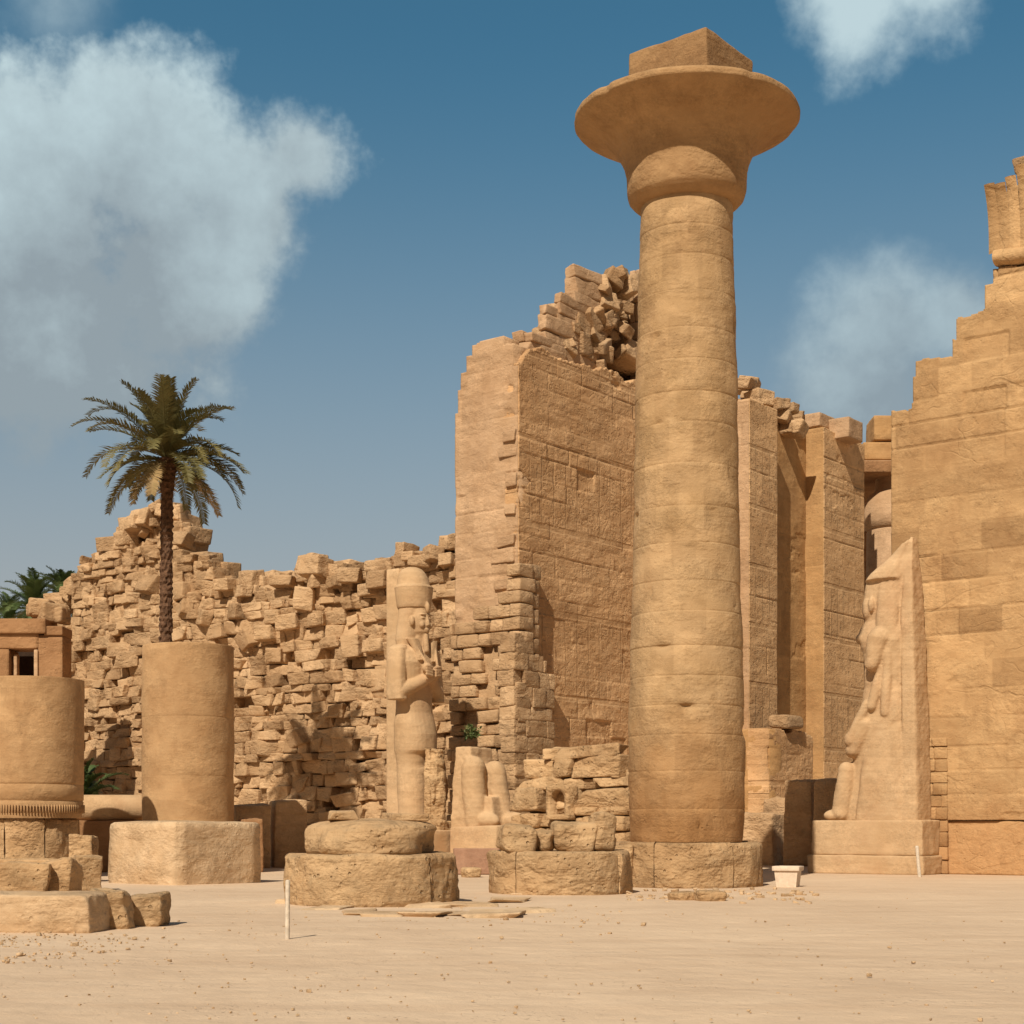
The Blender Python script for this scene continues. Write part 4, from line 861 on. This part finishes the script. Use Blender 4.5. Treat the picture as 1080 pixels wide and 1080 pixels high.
# ------------------------------------------------------------------ niche ruin behind the low base
NU = 40.5
NCn = W(NU, onU(NU, 597)[0]); nr = empty('niche_ruin', NCn, 'squat ruined block wall with a small round-topped niche behind the low base', 'ruin')
random.seed(52)
tp_ = interp([onU(NU, a, y) for a, y in [(536, 836), (541, 812), (552, 798), (575, 790), (610, 788), (636, 792), (648, 812), (655, 840)]])
va = onU(NU, 656)[0]; vb2 = onU(NU, 536)[0]; nv, nz = onU(NU, 591, 846)
b = Buf(); prism(b, 'v', NU+.75, [(va+.3, -.1), (vb2-.3, -.1), (vb2-.3, 3.0), (va+.3, 3.3)], 1.3)
masonry(b, 'v', NU, va, vb2, tp_, .46, (.5, 2.2), 1.0, .12, batter=.10, gap=-.04, rnd=.07, noi=.09, jit=.34, z0=2.1, tilt=.03, chvar=.4, tpl=T8)
masonry(b, 'v', NU, va, nv-.42, lambda s: 2.1, .5, (.4, .9), 1.0, .08, batter=.06, gap=.02, rnd=.08, noi=.05, jit=.08)
masonry(b, 'v', NU, nv+.42, vb2, lambda s: 2.1, .5, (.4, .9), 1.0, .08, batter=.06, gap=.02, rnd=.05, noi=.07, jit=.2)
masonry(b, 'v', NU+.05, nv-.42, nv+.42, lambda s: 1.5, .5, (.9, 1.2), .9, .02, gap=.02, rnd=.08, noi=.04)
b.make('masonry', M['base'], nr)
b = Buf(); n = 24; out_ = []; ins = []
for k in range(n+1):                                     # arched niche frame
    a = math.pi*k/n; ins.append((nv+.27*math.cos(a), nz+.10+.27*math.sin(a))); 
inn = [(nv+.27, nz-.38)] + ins + [(nv-.27, nz-.38)]; outr = [(nv+.44, nz-.5)] + [(nv+.44*(1 if math.cos(math.pi*k/n) > 0 else -1)*min(1, abs(math.cos(math.pi*k/n))*1.4), nz+.10+.42*min(1, math.sin(math.pi*k/n)*1.4)) for k in range(n+1)] + [(nv-.44, nz-.5)]
P = []; m_ = len(inn)
for (s, z) in outr: P.append(W(NU-.16, s, z))
for (s, z) in inn: P.append(W(NU-.16, s, z))
for (s, z) in inn: P.append(W(NU+.22, s, z))
for (s, z) in outr: P.append(W(NU+.3, s, z))
Fc = [(i, i+1, m_+i+1, m_+i) for i in range(m_-1)] + [(m_+i, m_+i+1, 2*m_+i+1, 2*m_+i) for i in range(m_-1)] + [(3*m_+i, 3*m_+i+1, i+1, i) for i in range(m_-1)]
b.add(np.array(P), np.array(Fc), .6); prism(b, 'v', NU+.2, [(nv-.42, nz-.55), (nv+.42, nz-.55), (nv+.42, nz+.5), (nv-.42, nz+.5)], .5); b.block(W(NU+.0, nv, nz-.46), (.95, .4, .16), AXV, rnd=.03, noi=.01)
b.make('niche', M['base'], nr)
# scattered stones near there
for (px, py, w_, h_, nm, mt) in ((497, 925, .55, .35, 'small squared stone between the two round bases', 'base'), (655, 900, .7, 1.1, 'dark cracked stone squeezed between the low base and the tall column', 'base'), (668, 930, .8, .55, 'low lump of stone left of the tall column foot', 'base'), (748, 951, .6, .26, 'small flat stone in front of the tall column', 'base'), (722, 950, .55, .22, 'thin stone step in front of the tall column', 'base')):
    p = gnd(px, py) if py > 915 else at(px, 900, 41.5)*np.array([1, 1, 0]); rock('loose_stone', p-zz*.03, (w_, .6, h_), random.uniform(-.3, .5), M[mt], nm, rnd=.1, noi=.03, jit=.15)
kp = gnd(503, 912); o = rock('kerb_wall', at(503, 0, 52)*np.array([1, 1, 0]), (1.5, .5, .85), 0.05, M['red'], 'low reddish stone strip between the round bases and the broken statue', 'kerb', rnd=.03, noi=.01, jit=.02)

# ------------------------------------------------------------------ big cut block and blocks on the left
p0 = gnd(186, 934); YB = p0[1]
c_ = p0 + np.array([-.05, 1.55, 0])
c0_ = gnd(186, 934); pv_ = [c0_+v*2.75, c0_, c0_+u*3.0, c0_+u*2.9+v*2.6]
def cutblock(name, pts, h, mat, label, cat='stone block', noi=.03, seed=1., bulge=.0):
    n = len(pts); V_ = []; rows = 9; sub = 8
    ring = []
    for i in range(n):
        a = np.array(pts[i]); b2 = np.array(pts[(i+1) % n])
        for k in range(sub):
            t = k/sub; t = t if 0 < k else 0; ring.append(a*(1-t)+b2*t)
    ring = np.array(ring); ring[:, 2] = 0; cen = ring.mean(0); m2 = len(ring)
    zs = [0, .03, .15, .35, .55, .75, .9, .97, 1.]; sc = [1, 1, 1.005, 1.005, 1, .995, .99, .975, .93]
    for z, s in zip(zs, sc): V_.append(cen+(ring-cen)*s+zz*z*h)
    for s in (.7, .4): V_.append(cen+(ring-cen)*s+zz*h*1.01)
    P = np.vstack(V_); P = np.vstack([P, cen+zz*h*1.01]); nr_ = len(zs)+2
    D = P-cen-zz*h/2; D /= np.linalg.norm(D, axis=1, keepdims=True); P = P + D*(wob(P, 1.6, seed)*noi + wob(P, 5, seed+3)*noi*.35)[:, None]; P[:, 2] = np.maximum(P[:, 2], -.03)
    Fc = [(i*m2+j, i*m2+(j+1) % m2, (i+1)*m2+(j+1) % m2, (i+1)*m2+j) for i in range(nr_-1) for j in range(m2)]
    bf = Buf(); bf.V.append(P); bf.F.append(np.array(Fc)); bf.F.append(np.array([((nr_-1)*m2+j, (nr_-1)*m2+(j+1) % m2, nr_*m2) for j in range(m2)])); bf.T.append(np.full(len(P), .7)); bf.n = len(P)
    o = bf.make(name, mat); origin(o, cen); return tag(o, label, cat)
cutblock('cut_block', pv_, 1.66, M['pale'], 'large pale block with a rough light left face in front of the middle stump', noi=.07, seed=2.)
def lblock(x0, x1, y0, y1, depth, nm, mat='base', ang=0., noi=.04, Y=None, z0=0.):
    Yb = Y or EYE*F/(y1-HZ); w_ = (x1-x0)/F*Yb; h = (y1-y0)/F*Yb
    p = np.array([((x0+x1)/2-CX)/F*Yb, Yb+depth/2, EYE+(HZ-y1)/F*Yb]); 
    return rock('fallen_block', p-zz*.03, (w_, depth, h+.03), ang, M[mat], nm, rnd=.06, noi=noi*1.3, jit=.18, nsc=3)
lblock(-60, 93, 944, 983, 1.0, 'largest smooth-topped block of the nearest row at the lower left', 'pale', -.03)
lblock(91, 129, 943, 980, .8, 'pitted dark-ended block in the middle of the nearest row at lower left', 'base', .15, .06)
lblock(127, 169, 944, 977, .7, 'reddish pitted block ending the nearest row at lower left', 'base', .1, .06)
lblock(-20, 44, 911, 946, 1.0, 'low weathered block behind the largest lower-left block', 'base', .1, .06, Y=36)
lblock(42, 76, 909, 946, .9, 'split block with a dark crack in the second row at left', 'base', -.1, .06, Y=36.5)
lblock(72, 102, 904, 940, .8, 'small leaning block at the right of the second row at left', 'base', .5, .05)
lblock(70, 97, 881, 910, .6, 'stubby lit block under the edge of the left stump', 'base', .05, .04, Y=45)
lblock(-40, 80, 905, 935, 1.2, 'long footing stone beneath the left stump', 'base', .0, .06, Y=45.8)
# low wall, lying drum and blocks between the stumps
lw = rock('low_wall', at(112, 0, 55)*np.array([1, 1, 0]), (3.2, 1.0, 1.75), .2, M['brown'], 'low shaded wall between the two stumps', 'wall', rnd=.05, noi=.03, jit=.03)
b = Buf(); lathe(b, (0, 0, 0), [(.42, -1.3), (.46, -1.25), (.46, 0), (.46, 1.25), (.42, 1.3)], 40, .02); P = b.V; 
for i in range(len(P)): P[i] = P[i]@np.array([[0, 0, 1.], [0, 1, 0], [1, .25, 0]]) + at(118, 0, 55)*np.array([1, 1, 0]) + zz*2.17
o = b.make('fallen_drum', M['statue']); origin(o, at(118, 0, 55)*np.array([1, 1, 0])+zz*1.72); tag(o, 'toppled round drum lying on the low wall between the stumps', 'column drum')
for (x0, x1, y0, Y, nm, mt) in ((246, 283, 848, 60, 'squared block just right of the middle stump', 'rubble'), (286, 322, 842, 61, 'pale upright block between the stump and the nearest round base', 'rubble'), (254, 275, 862, 55, 'small dark block behind the big cut block', 'brown'), (330, 352, 868, 60, 'small lit stone at the foot of the long ruined wall', 'rubble')):
    w_ = (x1-x0)/F*Y; h = EYE+(HZ-y0)/F*Y; rock('fallen_block', at((x0+x1)/2, 0, Y)*np.array([1, 1, 0])-zz*.02, (w_, 1.1, h), .35, M[mt], nm, rnd=.06, noi=.04, jit=.06)
random.seed(77)
for k in range(26):                                      # rubble strewn at the wall's foot
    s = random.uniform(V0+1, V1-3); d = random.uniform(.8, 3.0); z = random.uniform(.3, .8)
    rock('foot_rubble', W(FU-d, s, -.05), (z*1.5, z*1.2, z), random.uniform(0, 3), M['rubble'], 'rough stone fallen at the foot of the long ruined wall', 'stone block', 'fallen stones along the foot of the ruined wall', rnd=.12, noi=.06, jit=.2, tpl=T4)

# small building with a window opening at the far left
BU = 47.; bl_ = at(30, 0, 72)*np.array([1, 1, 0]); sb = empty('stone_chapel', bl_, 'brown flat-topped stone building with a dark square opening at the left edge', 'building')
def bb_box(b, px0, px1, py0, py1, Y, d_, tilt=.0): 
    p0 = at(px0, py1, Y); p1 = at(px1, py0, Y); b.block((p0+p1)/2+np.array([0, d_/2, 0]), (p1[0]-p0[0], d_, p1[2]-p0[2]), np.eye(3), rnd=.05, noi=.03, tpl=T8)
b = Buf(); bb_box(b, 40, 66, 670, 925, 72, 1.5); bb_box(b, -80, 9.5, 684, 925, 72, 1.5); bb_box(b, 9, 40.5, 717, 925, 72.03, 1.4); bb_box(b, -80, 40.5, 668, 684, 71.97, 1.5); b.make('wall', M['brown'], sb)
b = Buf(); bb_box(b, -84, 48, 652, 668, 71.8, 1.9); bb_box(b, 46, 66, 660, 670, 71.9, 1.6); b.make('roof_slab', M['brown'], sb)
b = Buf(); bb_box(b, 9, 40, 684, 718, 75, .3); b.make('window_dark_panel', M['dark'], sb)  # dark panel behind the opening, interior shade put into its colour
b = Buf(); bb_box(b, 35.5, 39.8, 685, 716.5, 71.9, .5); bb_box(b, 14, 18, 690, 716.5, 72.3, .4); b.make('window_jamb', M['wall'], sb)
for i, (px, py, s_) in enumerate(((44, 651, .8), (54, 657, .9), (63, 658, .7), (34, 650, .6))):
    rock('roof_stone', at(px, py, 73), (s_*1.2, s_, s_), i*.7, M['rubble'], 'loose stone lying on the roof of the brown building', 'stone block', 'loose stones on the brown roof', rnd=.12, noi=.05, jit=.2)

# ------------------------------------------------------------------ palms
def palm(name, base, height, rad, nf, label, mat, lean=(0, 0), trunk_r=.27, seed=3, spread=None, droop=1., leaf=.5, group=None, up=.0):
    rs = random.Random(seed); base = np.array(base, float)
    o = empty(name, base, label, 'palm tree', group); top = base + np.array([lean[0], lean[1], height])
    b = Buf(); seg = 20; nz_ = int(height*9); rows = []
    for i in range(nz_+1):
        t = i/nz_; c = base*(1-t)+top*t + np.array([math.sin(t*2.2)*lean[0]*.3, 0, 0]); r = trunk_r*(1.18-.3*t+.25*math.exp(-t*14)) + (.022 if i % 2 else -.012)+rs.uniform(-.012, .012) + (.16*max(0, t-.9)/.1)
        for j in range(seg):
            a = 2*math.pi*j/seg + (i % 2)*.157; rows.append(c+np.array([math.cos(a), math.sin(a), 0])*(r+rs.uniform(-.035, .035)))
    Fc = [(i*seg+j, i*seg+(j+1) % seg, (i+1)*seg+(j+1) % seg, (i+1)*seg+j) for i in range(nz_) for j in range(seg)]
    b.add(np.array(rows), np.array(Fc), .5); tr_ = b.make('trunk', M['trunk'], o, smooth=False)
    b = Buf()
    for k in range(nf):
        g_ = (k+.5)/nf; az = k*2.39996+rs.uniform(-.35, .35); el = R(88) - g_**.95*R(112) + rs.uniform(-.22, .22) + up
        Lf = rad*rs.uniform(.72, 1.12)*(.78 if el > R(60) else 1)*( .75 if el < R(-15) else 1)
        dry = rs.random()*.72 if el > R(-12) else rs.uniform(.5, .95)
        dr_ = rs.uniform(.6, 1.5); n = 16; pts = []; p = top.copy() + zz*.1*math.sin(el); e = el
        hd = np.array([math.cos(az), math.sin(az), 0])
        for i in range(n+1):
            pts.append(p.copy()); d = hd*math.cos(e)+zz*math.sin(e); p = p + d*Lf/n; e -= (.025+.13*(i/n)**1.5)*droop*dr_*max(.12, math.cos(e)+.25)*1.2
        pts = np.array(pts); tn = np.gradient(pts, axis=0); tn /= np.linalg.norm(tn, axis=1, keepdims=True)
        side = np.cross(hd, zz); nrm = np.cross(side, tn)
        w = np.linspace(.035, .008, n+1)[:, None]; A_ = pts+side*w; B_ = pts-side*w; C_ = pts-nrm*w
        P = np.vstack([A_, B_, C_]); q = n+1
        Fc = [(i, i+1, q+i+1, q+i) for i in range(n)] + [(q+i, q+i+1, 2*q+i+1, 2*q+i) for i in range(n)] + [(2*q+i, 2*q+i+1, i+1, i) for i in range(n)]; b.add(P, np.array(Fc), min(1, dry+.1))
        LP = []; LF = []; nl = 58; tint_ = []
        for s in (-1, 1):
            for i in range(nl):
                t = .10+.9*i/nl; x = t*n; i0 = min(int(x), n-1); fz = x-i0; pp = pts[i0]*(1-fz)+pts[i0+1]*fz; T__ = tn[i0]; N__ = nrm[i0]
                ll = leaf*(math.sin(min(1, t*1.5+.15)*math.pi*.5))*(1-.62*max(0, t-.55)/.45)*rs.uniform(.85, 1.15); lift = rs.uniform(.1, .75)
                dirv = side*s*.86+T__*.62+N__*lift*.6; dirv = dirv/np.linalg.norm(dirv); dirv2 = dirv - zz*.25; wd = T__*.03
                m0 = len(LP); tip = pp+dirv*ll*.55+dirv2*ll*.45; mid_ = pp+dirv*ll*.55
                LP += [pp-wd*.6, pp+wd*.6, mid_-wd, mid_+wd, tip]; LF += [(m0, m0+1, m0+3, m0+2), (m0+2, m0+3, m0+4, m0+4)]
                tint_ += [dry+rs.uniform(-.1, .1)]*5
        Fl = np.array(LF); LPn = np.array(LP)
        quads = Fl[Fl[:, 2] != Fl[:, 3]]; tris = Fl[Fl[:, 2] == Fl[:, 3]][:, :3]
        b.add(LPn, quads, np.clip(np.array(tint_), 0, 1)); b.F.append(tris + (b.n-len(LPn)))
    b.make('crown', mat, o, smooth=False); return o
pb = at(171, 0, 58.5)*np.array([1, 1, 0])
palm('date_palm', pb, EYE+(HZ-484)/F*58.5, 3.5, 64, 'tall date palm rising behind the middle stump', M['frond'], (.15, 0), .22, 31, leaf=.56, droop=.8)
palm('date_palm', at(36, 0, 112)*np.array([1, 1, 0]), EYE+(HZ-643)/F*112, 3.4, 40, 'bushy green palm crown above the brown building', M['frondg'], (0, 0), .3, 8, leaf=.7)
palm('date_palm', at(66, 0, 125)*np.array([1, 1, 0]), EYE+(HZ-628)/F*125, 3.2, 36, 'darker palm crown peeking beside the rubble heap', M['frondg'], (0, 0), .3, 12, leaf=.7)
palm('date_palm', at(10, 0, 118)*np.array([1, 1, 0]), EYE+(HZ-662)/F*118, 3.6, 36, 'low palm crown at the left edge behind the brown building', M['frondg'], (0, 0), .3, 15, leaf=.7)
def bush():
    base = at(86, 0, 57)*np.array([1, 1, 0]); palm('young_palm', base, 2.4, 2.1, 22, 'young palm with drooping fronds between the stumps', M['frondg'], (0, 0), .2, 22, leaf=.4, up=.15)
bush()
def desert_shrub(name, base, s, label, seed):
    rs = random.Random(seed); b = Buf()
    for k in range(70):
        az = rs.uniform(0, 6.28); el = rs.uniform(.5, 1.5); L = s*rs.uniform(.5, 1); d = np.array([math.cos(az)*math.cos(el), math.sin(az)*math.cos(el), math.sin(el)]); p = np.array(base); q = p+d*L; sd = np.cross(d, zz)*.014
        b.add(np.array([p-sd, p+sd, q+sd*.4, q-sd*.4]), np.array([[0, 1, 2, 3]]), rs.random())
        for j in range(5):
            t = rs.uniform(.4, 1); c = p+d*L*t; e = np.array([rs.gauss(0, 1), rs.gauss(0, 1), rs.gauss(0, 1)])*.07; f2 = np.array([rs.gauss(0, 1), rs.gauss(0, 1), rs.gauss(0, 1)])*.03
            b.add(np.array([c, c+e+f2, c+e*1.5, c+e-f2]), np.array([[0, 1, 2, 3]]), rs.random())
    o = b.make(name, M['frondg'], smooth=False); origin(o, base); tag(o, label, 'shrub')
for i, (px, py) in enumerate(((497, 772), (490, 768))): 
    if i == 0: desert_shrub('dry_shrub', W(47.6, onU(47.6, px)[0], onU(47.6, px, py)[1]-.3), .6, 'small dark shrub sprouting from the masonry right of the statue', 3)

# ------------------------------------------------------------------ small things
def post(name, px0, py0, px1, py1, r, mat, label, group, Y=None):
    g0 = gnd(px0, py0) if Y is None else at(px0, py0, Y); p1 = at(px1, py1, g0[1]+.02); b = Buf(); g0 = g0 - zz*.05
    d = p1-g0; n = 12; th = np.linspace(0, 2*math.pi, n, endpoint=False); rows = []
    for t, k in ((0, 1), (.3, 1.03), (.6, .96), (.93, 1.0), (.985, .95), (1., .6)):
        for a in th: rows.append(g0+d*t+np.array([math.cos(a), math.sin(a), 0])*r*k)
    rows.append(p1); Fc = [(i*n+j, i*n+(j+1) % n, (i+1)*n+(j+1) % n, (i+1)*n+j) for i in range(5) for j in range(n)]
    b.add(np.array(rows), np.array(Fc), .5); b.F.append(np.array([(5*n+j, 5*n+(j+1) % n, 6*n) for j in range(n)]))
    o = b.make(name, mat); origin(o, g0+zz*.05); tag(o, label, 'post', group); return o
post('marker_post', 303, 990, 303.5, 928, .034, M['post'], 'pale wooden marker post standing alone in the foreground sand', 'pale marker posts')
post('marker_post', 970, 925, 967, 892, .055, M['post'], 'pale leaning post at the corner of the colossus pedestal', 'pale marker posts')
post('marker_post', 1009, 922, 1007, 893, .05, M['post'], 'short pale post right of the pedestal, before the right tower', 'pale marker posts')
post('barrier_pole', 290, 909, 290, 879, .06, M['orange'], 'thin orange pole standing right of the middle stump', None)
pp = gnd(831, 935.5); pl = empty('planter', pp, 'cream tapered planter box beside the tall column foot', 'planter')
def frustum(b, c, h, w0, w1, rndm=.015):
    P, Fc = T4; X = P.copy(); hh = np.array([1, 1, h/2]); k = (X[:, 2]+1)/2; w = (w0+(w1-w0)*k)/2; X = np.stack([X[:, 0]*w, X[:, 1]*w, X[:, 2]*h/2], 1); b.add(X@rotz(-.35) + np.array(c), Fc, .5)
b = Buf(); frustum(b, pp+zz*.21, .44, .50, .60); b.make('box', M['planter'], pl, smooth=False)
b = Buf(); 
for k, (dx, dy, sx, sy) in enumerate(((0, .30, .70, .09), (0, -.30, .70, .09), (.305, 0, .09, .52), (-.305, 0, .09, .52))):
    o_ = np.array([dx, dy, 0])@rotz(-.35); b.block(pp+zz*.48+o_, (sx, sy, .12), rotz(-.35), rnd=.012, noi=0)
b.make('rim', M['planter'], pl)
b = Buf(); b.block(pp+zz*.45, (.5, .5, .05), rotz(-.35), rnd=.01, noi=.01); b.make('soil', M['sand'], pl)
# gravel
b = Buf(); random.seed(99)
for k in range(900):
    if k < 450: px = random.uniform(-20, 1100); py = random.uniform(930, 1078)
    elif k < 750: px = random.gauss(40, 60); py = random.gauss(997, 9)
    else: px = random.gauss(480, 160); py = random.gauss(966, 12)
    if py < 925: continue
    p = gnd(px, py); s = random.uniform(.006, .018)*(2. if random.random() < .05 else 1)*(1.7 if k >= 600 else 1); b.block(p+zz*s*.3, (s*1.6, s*1.3, s), rot3(0, 0, random.uniform(0, 3)), rnd=s*.3, noi=0, jit=.6, tpl=T4)
for k in range(110):
    px = random.uniform(660, 860); py = random.gauss(945, 5)
    if py < 938: continue
    p = gnd(px, py); s = random.uniform(.03, .09); b.block(p+zz*s*.3, (s*1.6, s*1.3, s), rot3(0, 0, random.uniform(0, 3)), rnd=s*.3, noi=0, jit=.6, tpl=T4)
tag(b.make('gravel', M['pale']), 'scattered gravel and stone chips on the sand', 'gravel', kind='stuff')
